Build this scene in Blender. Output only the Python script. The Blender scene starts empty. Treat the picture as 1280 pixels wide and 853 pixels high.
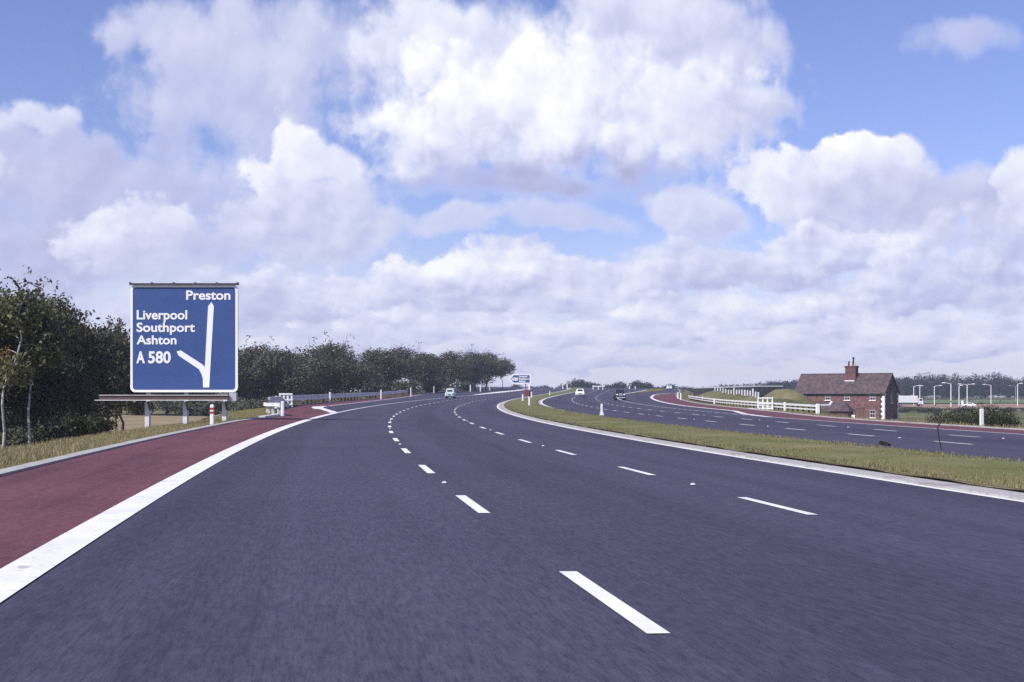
import bpy, math, random
import numpy as np
from mathutils import Vector, Matrix

# ------------------------------------------------------------------ camera, sky, sun, exposure
scene = bpy.context.scene
col = scene.collection
EYE = 1.285
cam_d = bpy.data.cameras.new('camera')
cam = bpy.data.objects.new('camera', cam_d); col.objects.link(cam)
cam.location = (0, 0, EYE); cam.rotation_euler = (math.radians(90), 0, 0)
cam_d.sensor_width = 36.0; cam_d.lens = 36.0*1700/1280
cam_d.shift_y = 67.8/1280
cam_d.clip_start = 0.1; cam_d.clip_end = 9000
scene.camera = cam

SUN_EL = math.radians(41); SUN_DIR = Vector((-0.80*math.cos(SUN_EL), -0.60*math.cos(SUN_EL), math.sin(SUN_EL)))
sl = bpy.data.lights.new('sun', 'SUN'); sl.energy = 4.6; sl.angle = math.radians(0.55); sl.color = (1.0, 0.955, 0.90)
so = bpy.data.objects.new('sun', sl); col.objects.link(so)
so.rotation_euler = SUN_DIR.to_track_quat('Z', 'Y').to_euler(); so.location = (-60, -45, 90)
scene.view_settings.view_transform = 'Standard'; scene.view_settings.look = 'None'
scene.view_settings.exposure = 0.25; scene.view_settings.gamma = 1.0
scene.view_settings.use_curve_mapping = False
scene.cycles.use_denoising = False                        # keep the surface grain

SKY_STRENGTH = 0.085
def build_world():
    w = bpy.data.worlds.new('World'); scene.world = w; w.use_nodes = True
    w.cycles.sampling_method = 'MANUAL'; w.cycles.sample_map_resolution = 256
    nt = w.node_tree; N = nt.nodes; L = nt.links; N.clear()
    def sock(x, v):
        if hasattr(v, 'is_linked') or isinstance(v, bpy.types.NodeSocket): L.new(v, x)
        else: x.default_value = v
    def mth(op, a, b=None, c=None, clamp=False):
        n = N.new('ShaderNodeMath'); n.operation = op; n.use_clamp = clamp
        sock(n.inputs[0], a)
        if b is not None: sock(n.inputs[1], b)
        if c is not None: sock(n.inputs[2], c)
        return n.outputs[0]
    def vm(op, a, b=None, out=0):
        n = N.new('ShaderNodeVectorMath'); n.operation = op
        sock(n.inputs[0], a)
        if b is not None: sock(n.inputs[1], b)
        return n.outputs['Value'] if op in ('LENGTH', 'DOT_PRODUCT') else n.outputs[0]
    def ss(v, a, b, lo=0.0, hi=1.0):
        n = N.new('ShaderNodeMapRange'); n.interpolation_type = 'SMOOTHSTEP'
        sock(n.inputs[0], v); n.inputs[1].default_value = a; n.inputs[2].default_value = b
        n.inputs[3].default_value = lo; n.inputs[4].default_value = hi
        return n.outputs[0]
    def lerp(f, a, b):
        n = N.new('ShaderNodeMix'); n.data_type = 'FLOAT'
        sock(n.inputs[0], f); sock(n.inputs[2], a); sock(n.inputs[3], b); return n.outputs[0]
    def noise(vec, scale, detail=6, rough=0.55, colour=False):
        n = N.new('ShaderNodeTexNoise'); n.noise_dimensions = '3D'
        L.new(vec, n.inputs['Vector']); n.inputs['Scale'].default_value = scale
        n.inputs['Detail'].default_value = detail; n.inputs['Roughness'].default_value = rough
        return n.outputs['Color' if colour else 'Fac']
    tc = N.new('ShaderNodeTexCoord'); sep = N.new('ShaderNodeSeparateXYZ'); L.new(tc.outputs['Generated'], sep.inputs[0])
    fy = mth('MAXIMUM', sep.outputs[1], 0.06)
    U = mth('MULTIPLY_ADD', mth('DIVIDE', sep.outputs[0], fy), 17.0, 0.0)        # hundredths along the sky, + to the right of road ahead
    V = mth('MULTIPLY', mth('DIVIDE', sep.outputs[2], fy), 17.0)                 # + up from the horizon
    comb = N.new('ShaderNodeCombineXYZ'); L.new(U, comb.inputs[0]); L.new(V, comb.inputs[1])
    p = comb.outputs[0]
    c2_ = N.new('ShaderNodeCombineXYZ'); L.new(U, c2_.inputs[0]); L.new(mth('MULTIPLY', mth('SQRT', mth('MAXIMUM', V, 0.02)), 3.1), c2_.inputs[1])
    pa = c2_.outputs[0]                                           # heads get flatter towards the horizon
    w1 = vm('MULTIPLY', vm('SUBTRACT', noise(pa, 0.9, 3, 0.5, True), (0.5, 0.5, 0.5)), (1.0, 0.7, 0.0))
    w2 = vm('MULTIPLY', vm('SUBTRACT', noise(pa, 3.0, 4, 0.55, True), (0.5, 0.5, 0.5)), (0.26, 0.20, 0.0))
    q = vm('ADD', vm('ADD', p, w1), w2)
    pw = vm('ADD', pa, vm('MULTIPLY', w2, (1.2, 1.2, 0)))
    def billow(vec, scale, det):                                 # rounded cauliflower heads
        n = N.new('ShaderNodeTexVoronoi'); n.feature = 'F1'; n.voronoi_dimensions = '2D'; L.new(vec, n.inputs['Vector'])
        n.inputs['Scale'].default_value = scale; n.inputs['Detail'].default_value = det; n.inputs['Roughness'].default_value = 0.5
        n.normalize = True
        return n.outputs['Distance']
    n1 = noise(pa, 1.5, 6, 0.55)
    v1 = billow(pw, 1.7, 3.0); v1b = billow(vm('ADD', pw, (-0.07, 0.12, 0.0)), 1.7, 3.0)
    r1 = noise(pa, 1.0, 3.0, 0.5); r1b = noise(vm('ADD', pa, (-0.18, 0.28, 0.0)), 1.0, 3.0, 0.5)
    relief = mth('ADD', mth('MULTIPLY', mth('SUBTRACT', r1, r1b), 1.5), mth('MULTIPLY', mth('SUBTRACT', v1b, v1), 1.05))
    nb = noise(pa, 0.55, 3, 0.5)
    nd = mth('ADD', mth('MULTIPLY', mth('SUBTRACT', n1, 0.5), 1.15), mth('MULTIPLY', mth('SUBTRACT', 0.30, v1), 0.75))
    def C(px, py, rx, ry, lo, hi, soft=0.5, op=1.0):
        return ((px-640)/100, (494-py)/100, rx/100, ry/100, lo, hi, soft, op)
    blobs = [
        C(290, 105, 190, 125, .42, .66, .55, .88), C(210, 40, 110, 50, .46, .66, .6, .75), C(390, 60, 110, 90, .46, .66, .7, .8),
        C(120, 255, 220, 100, .28, .54, .6, .92), C(330, 235, 130, 66, .40, .60, .7, .8), C(60, 320, 160, 70, .28, .5, .7, .9),
        C(60, 205, 130, 62, .34, .58, .5, .92), C(48, 150, 62, 30, .50, .84, .45, .92),
        C(1215, 44, 85, 30, .38, .54, .8, .75),
        C(560, 60, 170, 90, .50, .86, .5, 1), C(830, 50, 180, 100, .44, .78, .45, 1), C(690, 140, 320, 110, .30, 1.12, .5, 1),
        C(880, 140, 125, 66, .46, .92, .4, 1), C(570, 170, 150, 70, .46, 1.02, .5, .95), C(670, 110, 180, 95, .72, 1.18, .7, .95),
        C(660, 226, 250, 30, .12, .40, .8, .85),
        C(392, 200, 60, 40, .60, 1.0, .30, 1), C(345, 225, 60, 32, .66, 1.0, .3, 1),
        C(380, 275, 135, 88, .40, .80, .4, .95),
        C(165, 290, 95, 50, .46, .92, .32, .92), C(215, 325, 120, 50, .40, .62, .6, .85),
        C(560, 272, 66, 26, .50, .74, .5, .8), C(700, 272, 110, 28, .40, .64, .6, .75),
        C(880, 262, 68, 44, .42, .74, .4, .9),
        C(1470, 250, 180, 70, .36, .86, .4, .95), C(1620, 330, 320, 60, .36, .80, .5, .9), C(-170, 230, 190, 90, .36, .84, .4, .95), C(-200, 350, 320, 60, .36, .74, .5, .9),
        C(1085, 232, 120, 50, .44, .80, .4, .95), C(1085, 197, 70, 36, .62, 1.04, .26, 1), C(985, 232, 68, 54, .52, .94, .26, 1),
        C(1105, 262, 170, 66, .36, .74, .4, .95), C(1205, 250, 120, 56, .36, .64, .5, .9),
        C(1280, 222, 38, 46, .56, .90, .3, .95), C(1250, 300, 130, 48, .36, .76, .4, .9),
        C(1010, 322, 150, 42, 0.32, 0.97, 0.26, .9), C(860, 330, 120, 36, 0.34, 0.85, 0.30, .85),
        C(600, 345, 130, 44, 0.32, 1.03, 0.24, .95), C(760, 356, 160, 44, 0.32, 0.93, 0.30, .9),
        C(420, 372, 170, 46, 0.32, 0.91, 0.34, .9), C(1170, 360, 180, 48, 0.28, 0.85, 0.34, .9),
        C(240, 380, 170, 50, 0.28, 0.77, 0.45, .85), C(930, 388, 200, 32, 0.36, 0.97, 0.30, .85),
        C(540, 406, 200, 30, 0.36, 0.95, 0.34, .85), C(1150, 418, 220, 28, 0.38, 0.91, 0.34, .8),
        C(740, 418, 180, 24, 0.38, 0.95, 0.30, .8), C(960, 440, 240, 22, 0.42, 0.89, 0.38, .8),
        C(640, 446, 260, 20, 0.42, 0.89, 0.38, .8), C(380, 430, 160, 24, 0.38, 0.85, 0.38, .8),
    ]
    # thin high veil, thicker towards the horizon
    veil = mth('MULTIPLY', ss(V, 2.4, 0.2), ss(mth('ADD', nb, mth('MULTIPLY', V, -0.03)), 0.34, 0.60, 0.30, 0.92))
    low = ss(V, 0.9, 0.1, 0.0, 0.85)
    A = mth('MAXIMUM', veil, low); B = mth('ADD', 0.72, mth('MULTIPLY', mth('SUBTRACT', nb, 0.5), 0.5))
    for (cx, cy, rx, ry, lo, hi, soft, op) in blobs:
        dv = vm('MULTIPLY', vm('SUBTRACT', q, (cx, cy, 0)), (1/rx, 1/ry, 0))
        r = vm('LENGTH', dv)
        dens = mth('ADD', mth('SUBTRACT', 1.0, r), nd)
        a = ss(dens, 0.0, soft, 0.0, op)
        t = mth('ADD', mth('MULTIPLY_ADD', vm('DOT_PRODUCT', dv, (-0.30, 0.62, 0)), 0.5, 0.5), relief, clamp=True)
        b = mth('MULTIPLY_ADD', t, hi-lo, lo)
        B = lerp(a, B, b)
        A = mth('ADD', A, mth('MULTIPLY', a, mth('SUBTRACT', 1.0, A)))
    front = ss(sep.outputs[1], 0.10, 0.45)
    A = mth('MULTIPLY', A, front, clamp=True)
    # loose fair-weather cloud over the rest of the dome
    gn = noise(tc.outputs['Generated'], 2.6, 6, 0.55)
    A2 = mth('MULTIPLY', mth('SUBTRACT', 1.0, front), ss(gn, 0.54, 0.68, 0, 0.75))
    ramp = N.new('ShaderNodeValToRGB'); L.new(B, ramp.inputs[0])
    e = ramp.color_ramp.elements
    e[0].position = 0.15; e[0].color = (0.31, 0.315, 0.52, 1)
    e[1].position = 1.0; e[1].color = (0.87, 0.87, 0.88, 1)
    m = ramp.color_ramp.elements.new(0.5); m.color = (0.49, 0.515, 0.73, 1)
    m = ramp.color_ramp.elements.new(0.75); m.color = (0.68, 0.70, 0.84, 1)
    sky = N.new('ShaderNodeTexSky'); sky.sky_type = 'NISHITA'; sky.sun_disc = False
    sky.sun_elevation = SUN_EL; sky.sun_rotation = math.atan2(SUN_DIR.x, SUN_DIR.y)
    sky.air_density = 1.0; sky.dust_density = 0.3; sky.ozone_density = 2.2
    tint = vm('MULTIPLY', sky.outputs[0], (1.15, 1.05, 1.45))
    cl = vm('MULTIPLY', ramp.outputs[0], (1/SKY_STRENGTH,)*3)
    def mixc(f, a, b):
        n = N.new('ShaderNodeMix'); n.data_type = 'RGBA'
        sock(n.inputs[0], f); L.new(a, n.inputs[6]); L.new(b, n.inputs[7]); return n.outputs[2]
    c = mixc(A, tint, cl)
    c2 = vm('MULTIPLY', cl, (0.7, 0.7, 0.7))
    c = mixc(A2, c, c2)
    bg = N.new('ShaderNodeBackground'); L.new(c, bg.inputs[0]); bg.inputs[1].default_value = SKY_STRENGTH
    out = N.new('ShaderNodeOutputWorld'); L.new(bg.outputs[0], out.inputs[0])
build_world()

# ------------------------------------------------------------------ helpers
R = random.Random(7)
def tag(o, label=None, cat=None, group=None, kind=None):
    if label: o['label'] = label
    if cat: o['category'] = cat
    if group: o['group'] = group
    if kind: o['kind'] = kind
    return o
def empty(name, loc=(0, 0, 0), rz=0.0, **k):
    o = bpy.data.objects.new(name, None); col.objects.link(o)
    o.empty_display_size = 0.3; o.location = loc; o.rotation_euler = (0, 0, rz)
    return tag(o, **k)
class MB:
    def __init__(s): s.v = []; s.f = []; s.uv = []; s.smooth = False
    def add(s, vs, fs):
        b = len(s.v); s.v += [tuple(x) for x in vs]; s.f += [tuple(i+b for i in f) for f in fs]; return s
    def box(s, c, d, rz=0.0, bev=0.0):
        x, y, z = d[0]/2, d[1]/2, d[2]/2
        if bev > 0:
            b = min(bev, x*.9, y*.9, z*.9); vs = []
            for sz in (-1, 1):
                for sy in (-1, 1):
                    for sx in (-1, 1):
                        vs += [(sx*(x-b), sy*(y-b), sz*z), (sx*(x-b), sy*y, sz*(z-b)), (sx*x, sy*(y-b), sz*(z-b))]
            cid = lambda sx, sy, sz: ((sz > 0)*4+(sy > 0)*2+(sx > 0))*3
            fs = []
            for q in (-1, 1):
                fs.append([cid(-1, -1, q), cid(1, -1, q), cid(1, 1, q), cid(-1, 1, q)][::q])
                fs.append([cid(-1, q, -1)+1, cid(1, q, -1)+1, cid(1, q, 1)+1, cid(-1, q, 1)+1][::-q])
                fs.append([cid(q, -1, -1)+2, cid(q, 1, -1)+2, cid(q, 1, 1)+2, cid(q, -1, 1)+2][::q])
            for a in (-1, 1):
                for b2 in (-1, 1):
                    fs.append([cid(-1, a, b2), cid(1, a, b2), cid(1, a, b2)+1, cid(-1, a, b2)+1])
                    fs.append([cid(a, -1, b2), cid(a, 1, b2), cid(a, 1, b2)+2, cid(a, -1, b2)+2])
                    fs.append([cid(a, b2, -1)+1, cid(a, b2, 1)+1, cid(a, b2, 1)+2, cid(a, b2, -1)+2])
                    for c2 in (-1, 1): fs.append([cid(a, b2, c2), cid(a, b2, c2)+1, cid(a, b2, c2)+2])
        else:
            vs = [(sx*x, sy*y, sz*z) for sz in (-1, 1) for sy in (-1, 1) for sx in (-1, 1)]
            fs = [(0, 2, 3, 1), (4, 5, 7, 6), (0, 1, 5, 4), (2, 6, 7, 3), (0, 4, 6, 2), (1, 3, 7, 5)]
        ca, sa = math.cos(rz), math.sin(rz)
        return s.add([(c[0]+a*ca-b*sa, c[1]+a*sa+b*ca, c[2]+e) for a, b, e in vs], fs)
    def tube(s, pts, rad, n=8, cap=True):
        pts = [Vector(p) for p in pts]
        rad = rad if isinstance(rad, (list, tuple)) else [rad]*len(pts)
        vs = []; fs = []; ref = None
        for i, p in enumerate(pts):
            t = (pts[min(i+1, len(pts)-1)]-pts[max(i-1, 0)]).normalized()
            if ref is None: ref = Vector((1, 0, 0)) if abs(t.x) < .8 else Vector((0, 1, 0))
            a = (ref - t*ref.dot(t)).normalized(); b = t.cross(a); ref = a
            for k in range(n):
                th = 2*math.pi*k/n
                vs.append(p + (a*math.cos(th)+b*math.sin(th))*rad[i])
        for i in range(len(pts)-1):
            for k in range(n):
                k2 = (k+1) % n
                fs.append((i*n+k, i*n+k2, (i+1)*n+k2, (i+1)*n+k))
        if cap: fs += [tuple(range(n))[::-1], tuple((len(pts)-1)*n+k for k in range(n))]
        return s.add(vs, fs)
    def prism(s, poly, axis, a, b):
        """polygon (list of 2-tuples) extruded along an axis from a to b"""
        n = len(poly)
        def pt(u, w, h): return {'x': (h, u, w), 'y': (u, h, w), 'z': (u, w, h)}[axis]
        vs = [pt(u, w, a) for u, w in poly]+[pt(u, w, b) for u, w in poly]
        fs = [tuple(range(n))[::-1], tuple(range(n, 2*n))]+[(i, (i+1) % n, n+(i+1) % n, n+i) for i in range(n)]
        return s.add(vs, fs)
    def build(s, name, mat, parent=None, loc=None, rz=0.0, smooth=False, **k):
        me = bpy.data.meshes.new(name); me.from_pydata(s.v, [], s.f)
        if s.uv:
            uv = me.uv_layers.new(name='UVMap')
            uv.data.foreach_set('uv', np.array([s.uv[l.vertex_index] for l in me.loops], dtype=np.float32).ravel())
        import bmesh
        if len(s.f) < 20000 and not s.uv:
            bm = bmesh.new(); bm.from_mesh(me); bmesh.ops.recalc_face_normals(bm, faces=bm.faces); bm.to_mesh(me); bm.free()
        if smooth or s.smooth: me.polygons.foreach_set('use_smooth', [True]*len(me.polygons))
        me.materials.append(mat)
        o = bpy.data.objects.new(name, me); col.objects.link(o)
        if parent is not None: o.parent = parent
        if loc is not None: o.location = loc
        o.rotation_euler = (0, 0, rz)
        return tag(o, **k)
def copy_tree(o, parent=None):
    c = o.copy(); col.objects.link(c)
    if parent is not None: c.parent = parent
    for ch in list(o.children): copy_tree(ch, c)
    return c

# ------------------------------------------------------------------ materials
def mat(name, base, var=None, scale=4.0, rough=0.8, detail=6, spec=0.3, metal=0.0, coord='Object', stretch=(1, 1, 1),
        bump=0.0, bscale=None, extra=None, sub=None):
    m = bpy.data.materials.new(name); m.use_nodes = True
    nt = m.node_tree; N = nt.nodes; L = nt.links
    b = N['Principled BSDF']; b.inputs['Roughness'].default_value = rough
    b.inputs['Specular IOR Level'].default_value = spec; b.inputs['Metallic'].default_value = metal
    tc = N.new('ShaderNodeTexCoord'); mp = N.new('ShaderNodeMapping'); mp.inputs['Scale'].default_value = stretch
    L.new(tc.outputs[coord], mp.inputs[0])
    nz = N.new('ShaderNodeTexNoise'); L.new(mp.outputs[0], nz.inputs['Vector'])
    nz.inputs['Scale'].default_value = scale; nz.inputs['Detail'].default_value = detail; nz.inputs['Roughness'].default_value = 0.62
    rp = N.new('ShaderNodeValToRGB'); L.new(nz.outputs['Fac'], rp.inputs[0])
    cols = [base]+(var or [tuple(c*0.8 for c in base)])
    e = rp.color_ramp.elements
    e[0].position = 0.32; e[0].color = (*cols[0], 1); e[1].position = 0.68; e[1].color = (*cols[-1], 1)
    for i, c in enumerate(cols[1:-1]):
        q = e.new(0.32+0.36*(i+1)/(len(cols)-1)); q.color = (*c, 1)
    colour = rp.outputs[0]
    if extra:                                                     # (scale, dark multiplier, lo, hi, stretch): larger patches of wear
        for (sc, mul, lo, hi, st) in extra:
            mp2 = N.new('ShaderNodeMapping'); mp2.inputs['Scale'].default_value = st; L.new(tc.outputs[coord], mp2.inputs[0])
            n2 = N.new('ShaderNodeTexNoise'); L.new(mp2.outputs[0], n2.inputs['Vector']); n2.inputs['Scale'].default_value = sc
            n2.inputs['Detail'].default_value = 5; n2.inputs['Roughness'].default_value = 0.6
            r2 = N.new('ShaderNodeMapRange'); L.new(n2.outputs['Fac'], r2.inputs[0]); r2.inputs[1].default_value = lo; r2.inputs[2].default_value = hi
            mx = N.new('ShaderNodeMix'); mx.data_type = 'RGBA'; mx.blend_type = 'MULTIPLY'
            L.new(r2.outputs[0], mx.inputs[0]); L.new(colour, mx.inputs[6]); mx.inputs[7].default_value = (*mul, 1)
            colour = mx.outputs[2]
    L.new(colour, b.inputs['Base Color'])
    if bump:
        nb = N.new('ShaderNodeTexNoise'); L.new(mp.outputs[0], nb.inputs['Vector']); nb.inputs['Scale'].default_value = bscale or scale*3
        nb.inputs['Detail'].default_value = 4
        bp = N.new('ShaderNodeBump'); bp.inputs['Strength'].default_value = bump; bp.inputs['Distance'].default_value = 0.02
        L.new(nb.outputs['Fac'], bp.inputs['Height']); L.new(bp.outputs[0], b.inputs['Normal'])
    return m
def leaf_mat(name, dark, light, var=0.35, trans=0.25, scale=0.9, spec=.22):
    m = bpy.data.materials.new(name); m.use_nodes = True
    nt = m.node_tree; N = nt.nodes; L = nt.links; N.clear()
    g = N.new('ShaderNodeNewGeometry'); oi = N.new('ShaderNodeObjectInfo'); tc = N.new('ShaderNodeTexCoord')
    nz = N.new('ShaderNodeTexNoise'); L.new(tc.outputs['Object'], nz.inputs['Vector']); nz.inputs['Scale'].default_value = scale; nz.inputs['Detail'].default_value = 3
    ad = N.new('ShaderNodeMath'); ad.operation = 'MULTIPLY_ADD'; L.new(g.outputs['Random Per Island'], ad.inputs[0]); ad.inputs[1].default_value = 0.5
    L.new(nz.outputs['Fac'], ad.inputs[2])
    a2 = N.new('ShaderNodeMath'); a2.operation = 'MULTIPLY_ADD'; L.new(oi.outputs['Random'], a2.inputs[0]); a2.inputs[1].default_value = var; L.new(ad.outputs[0], a2.inputs[2])
    rp = N.new('ShaderNodeValToRGB'); L.new(a2.outputs[0], rp.inputs[0])
    e = rp.color_ramp.elements; e[0].position = 0.45; e[0].color = (*dark, 1); e[1].position = 1.15 if False else 1.0; e[1].color = (*light, 1)
    d = N.new('ShaderNodeBsdfPrincipled'); L.new(rp.outputs[0], d.inputs['Base Color']); d.inputs['Roughness'].default_value = 0.55; d.inputs['Specular IOR Level'].default_value = spec
    t = N.new('ShaderNodeBsdfTranslucent'); L.new(rp.outputs[0], t.inputs[0])
    mx = N.new('ShaderNodeMixShader'); mx.inputs[0].default_value = trans; L.new(d.outputs[0], mx.inputs[1]); L.new(t.outputs[0], mx.inputs[2])
    o = N.new('ShaderNodeOutputMaterial'); L.new(mx.outputs[0], o.inputs[0])
    return m
def brick_mat(name, c1, c2, mortar, sx=1.0):
    m = bpy.data.materials.new(name); m.use_nodes = True
    nt = m.node_tree; N = nt.nodes; L = nt.links; b = N['Principled BSDF']; b.inputs['Roughness'].default_value = 0.9
    tc = N.new('ShaderNodeTexCoord'); sp = N.new('ShaderNodeSeparateXYZ'); L.new(tc.outputs['Object'], sp.inputs[0])
    ad = N.new('ShaderNodeMath'); ad.operation = 'ADD'; L.new(sp.outputs[0], ad.inputs[0]); L.new(sp.outputs[1], ad.inputs[1])
    cb = N.new('ShaderNodeCombineXYZ'); L.new(ad.outputs[0], cb.inputs[0]); L.new(sp.outputs[2], cb.inputs[1])
    bk = N.new('ShaderNodeTexBrick'); L.new(cb.outputs[0], bk.inputs['Vector'])
    bk.inputs['Scale'].default_value = 1.0; bk.inputs['Brick Width'].default_value = 0.24*sx; bk.inputs['Row Height'].default_value = 0.085*sx
    bk.inputs['Mortar Size'].default_value = 0.006; bk.inputs['Color1'].default_value = (*c1, 1); bk.inputs['Color2'].default_value = (*c2, 1); bk.inputs['Mortar'].default_value = (*mortar, 1)
    nz = N.new('ShaderNodeTexNoise'); L.new(tc.outputs['Object'], nz.inputs['Vector']); nz.inputs['Scale'].default_value = 1.6; nz.inputs['Detail'].default_value = 6
    rp = N.new('ShaderNodeValToRGB'); L.new(nz.outputs['Fac'], rp.inputs[0]); rp.color_ramp.elements[0].position = .35; rp.color_ramp.elements[0].color = (.62, .62, .66, 1); rp.color_ramp.elements[1].position = .66; rp.color_ramp.elements[1].color = (1.25, 1.15, 1.1, 1)
    mx = N.new('ShaderNodeMix'); mx.data_type = 'RGBA'; mx.blend_type = 'MULTIPLY'; mx.inputs[0].default_value = 1; L.new(bk.outputs[0], mx.inputs[6]); L.new(rp.outputs[0], mx.inputs[7])
    L.new(mx.outputs[2], b.inputs['Base Color'])
    return m
def glass_mat(name, c=(0.02, 0.022, 0.03)):
    m = bpy.data.materials.new(name); m.use_nodes = True; b = m.node_tree.nodes['Principled BSDF']
    b.inputs['Base Color'].default_value = (*c, 1); b.inputs['Roughness'].default_value = 0.08; b.inputs['Specular IOR Level'].default_value = 0.7
    return m

M = {}
S1 = (1, 1, 1)
# UV of the road sheets is (across, along) in metres
M['asphalt'] = mat('asphalt', (0.067, 0.060, 0.096), [(0.084, 0.075, 0.114), (0.102, 0.092, 0.132)], 9.0, 0.78, 9, 0.25, coord='UV', stretch=(1.6, .35, 1),
    bump=0.06, bscale=90, extra=[(34, (.76, .76, .79), .46, .62, (1.2, .08, 1)), (120, (.62, .62, .66), .50, .64, (1, .4, 1)), (0.5, (.84, .84, .87), .40, .66, (1.2, .04, 1)), (.12, (.88, .88, .91), .45, .62, S1), (40, (.74, .74, .78), .50, .66, (1, .2, 1)), (2.2, (.90, .90, .92), .45, .7, (1, .05, 1)), (1.0, (.82, .82, .85), .47, .56, (.42, .004, 1)), (3.0, (.86, .86, .88), .58, .66, (1, .015, 1))])
M['red'] = mat('red_asphalt', (0.140, 0.050, 0.064), [(0.164, 0.062, 0.078), (0.20, 0.082, 0.098)], 8.0, 0.85, 9, 0.2, coord='UV', stretch=(1.5, .5, 1),
    bump=0.06, bscale=90, extra=[(110, (.80, .79, .80), .52, .66, (1, .6, 1)), (2.5, (.80, .82, .84), .50, .64, (1, .03, 1)), (.25, (.86, .9, .92), .45, .6, S1), (.7, (.82, .84, .86), .42, .66, (1, .1, 1)), (30, (.78, .78, .8), .52, .68, (1, .4, 1))])
M['paint'] = mat('white_road_paint', (0.86, 0.85, 0.81), [(0.80, 0.79, 0.755)], 5, 0.6, 6, .3, extra=[(1.1, (.90, .89, .88), .45, .62, S1), (9, (.74, .73, .73), .60, .72, S1), (70, (.84, .83, .83), .56, .68, S1), (3, (.62, .60, .62), .64, .70, (1, 1, 1))])
M['thinpaint'] = mat('worn_road_paint', (0.74, 0.73, 0.76), [(0.60, 0.59, 0.64)], 3, 0.6, 6, .3, extra=[(1.5, (.55, .54, .60), .56, .68, S1)])
M['concrete'] = mat('kerb_concrete', (0.37, 0.35, 0.345), [(0.45, 0.43, 0.42), (0.29, 0.275, 0.27)], 6, .9, 8, .2, bump=.2, extra=[(.9, (.70, .68, .67), .52, .66, S1), (14, (.8, .78, .76), .55, .66, S1)])
GRASS = dict(rough=.95, spec=.1, detail=9)
M['median'] = mat('mown_grass', (0.12, 0.135, 0.050), [(0.165, 0.170, 0.070), (0.20, 0.185, 0.09), (0.26, 0.215, 0.125)], .55, bump=.8, bscale=30, coord='UV', stretch=(1, .55, 1), extra=[(22, (.60, .62, .58), .45, .66, S1), (.35, (.88, .80, .70), .5, .66, S1)], **GRASS)
M['soil'] = mat('bare_soil', (0.10, 0.068, 0.048), [(0.17, 0.125, 0.085)], 3, coord='UV', **GRASS)
M['verge'] = mat('rough_grass', (0.095, 0.095, 0.034), [(0.17, 0.15, 0.058), (0.27, 0.21, 0.105)], .8, bump=.9, bscale=25, coord='UV', extra=[(16, (.55, .55, .52), .45, .66, S1)], **GRASS)
M['field'] = mat('field_grass', (0.085, 0.100, 0.040), [(0.15, 0.145, 0.065), (0.24, 0.20, 0.12)], .05, bump=.8, bscale=4, extra=[(1.2, (.66, .66, .6), .45, .65, S1)], **GRASS)
M['green_field'] = mat('pasture', (0.11, 0.16, 0.075), [(0.15, 0.19, 0.09)], .1, **GRASS)
M['meadow'] = mat('dry_meadow', (0.20, 0.18, 0.085), [(0.29, 0.23, 0.14), (0.36, 0.26, 0.19)], .12, bump=.8, bscale=5, extra=[(1.0, (.75, .75, .68), .5, .66, S1)], **GRASS)
M['tan_field'] = mat('stubble', (0.27, 0.17, 0.13), [(0.33, 0.23, 0.17)], .1, **GRASS)
M['white'] = mat('white_paint', (0.80, 0.80, 0.81), [(0.74, 0.74, 0.75)], 6, .55, extra=[(4, (.82, .80, .78), .58, .7, S1)])
M['off_white'] = mat('weathered_white_paint', (0.62, 0.61, 0.63), [(0.72, 0.71, 0.72)], 3, .65, extra=[(2, (.78, .76, .74), .5, .68, S1)])
M['frame'] = mat('grey_white_frame', (0.50, 0.49, 0.49), [(0.42, 0.41, 0.42)], 5, .6)
M['galv'] = mat('galvanised_steel', (0.42, 0.42, 0.46), [(0.52, 0.52, 0.56)], 3, .5, spec=.5, metal=.3)
M['dark_steel'] = mat('dark_steel', (0.06, 0.06, 0.075), [(0.085, 0.085, 0.10)], 5, .6)
M['sign_blue'] = mat('sign_blue', (0.036, 0.078, 0.235), [(0.044, 0.09, 0.26)], 1.2, .45, spec=.4, extra=[(3, (.92, .93, .95), .5, .66, (1, 1, 3))])
M['sign_white'] = mat('sign_white', (0.86, 0.86, 0.86), [(0.83, 0.83, 0.83)], 3, .45)
M['trough'] = mat('brown_boards', (0.085, 0.055, 0.050), [(0.13, 0.085, 0.072)], 3, .8, stretch=(1, 1, 5))
M['post'] = mat('pale_post', (0.72, 0.71, 0.73), [(0.62, 0.61, 0.63)], 5, .8)
M['red_band'] = mat('red_band', (0.42, 0.035, 0.03), [(0.36, 0.03, 0.03)], 5, .5)
M['dull_red'] = mat('faded_red_plate', (0.26, 0.06, 0.07), [(0.20, 0.05, 0.06)], 5, .6)
M['black'] = mat('black_paint', (0.012, 0.012, 0.016), [(0.018, 0.018, 0.022)], 4, .3, spec=.6)
M['brown'] = mat('weathered_timber', (0.10, 0.060, 0.040), [(0.15, 0.095, 0.062)], 4, .85)
M['twig'] = mat('dead_stalk', (0.025, 0.016, 0.020), [(0.035, 0.02, 0.022)], 9, .9)
M['bark'] = mat('dark_bark', (0.055, 0.045, 0.042), [(0.095, 0.08, 0.072)], 4, .95, stretch=(1, 1, .3), bump=.5)
M['birch'] = mat('birch_bark', (0.50, 0.48, 0.49), [(0.40, 0.38, 0.39), (0.56, 0.54, 0.54)], 3, .8, stretch=(.6, .6, 3), extra=[(5, (.10, .09, .09), .60, .66, (1, 1, 4))])
M['leaf'] = leaf_mat('leaf_dark', (0.024, 0.027, 0.019), (0.098, 0.102, 0.062))
M['leaf_warm'] = leaf_mat('leaf_warm', (0.028, 0.026, 0.018), (0.115, 0.100, 0.062))
M['leaf_birch'] = leaf_mat('leaf_birch', (0.028, 0.034, 0.018), (0.115, 0.115, 0.052))
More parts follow.
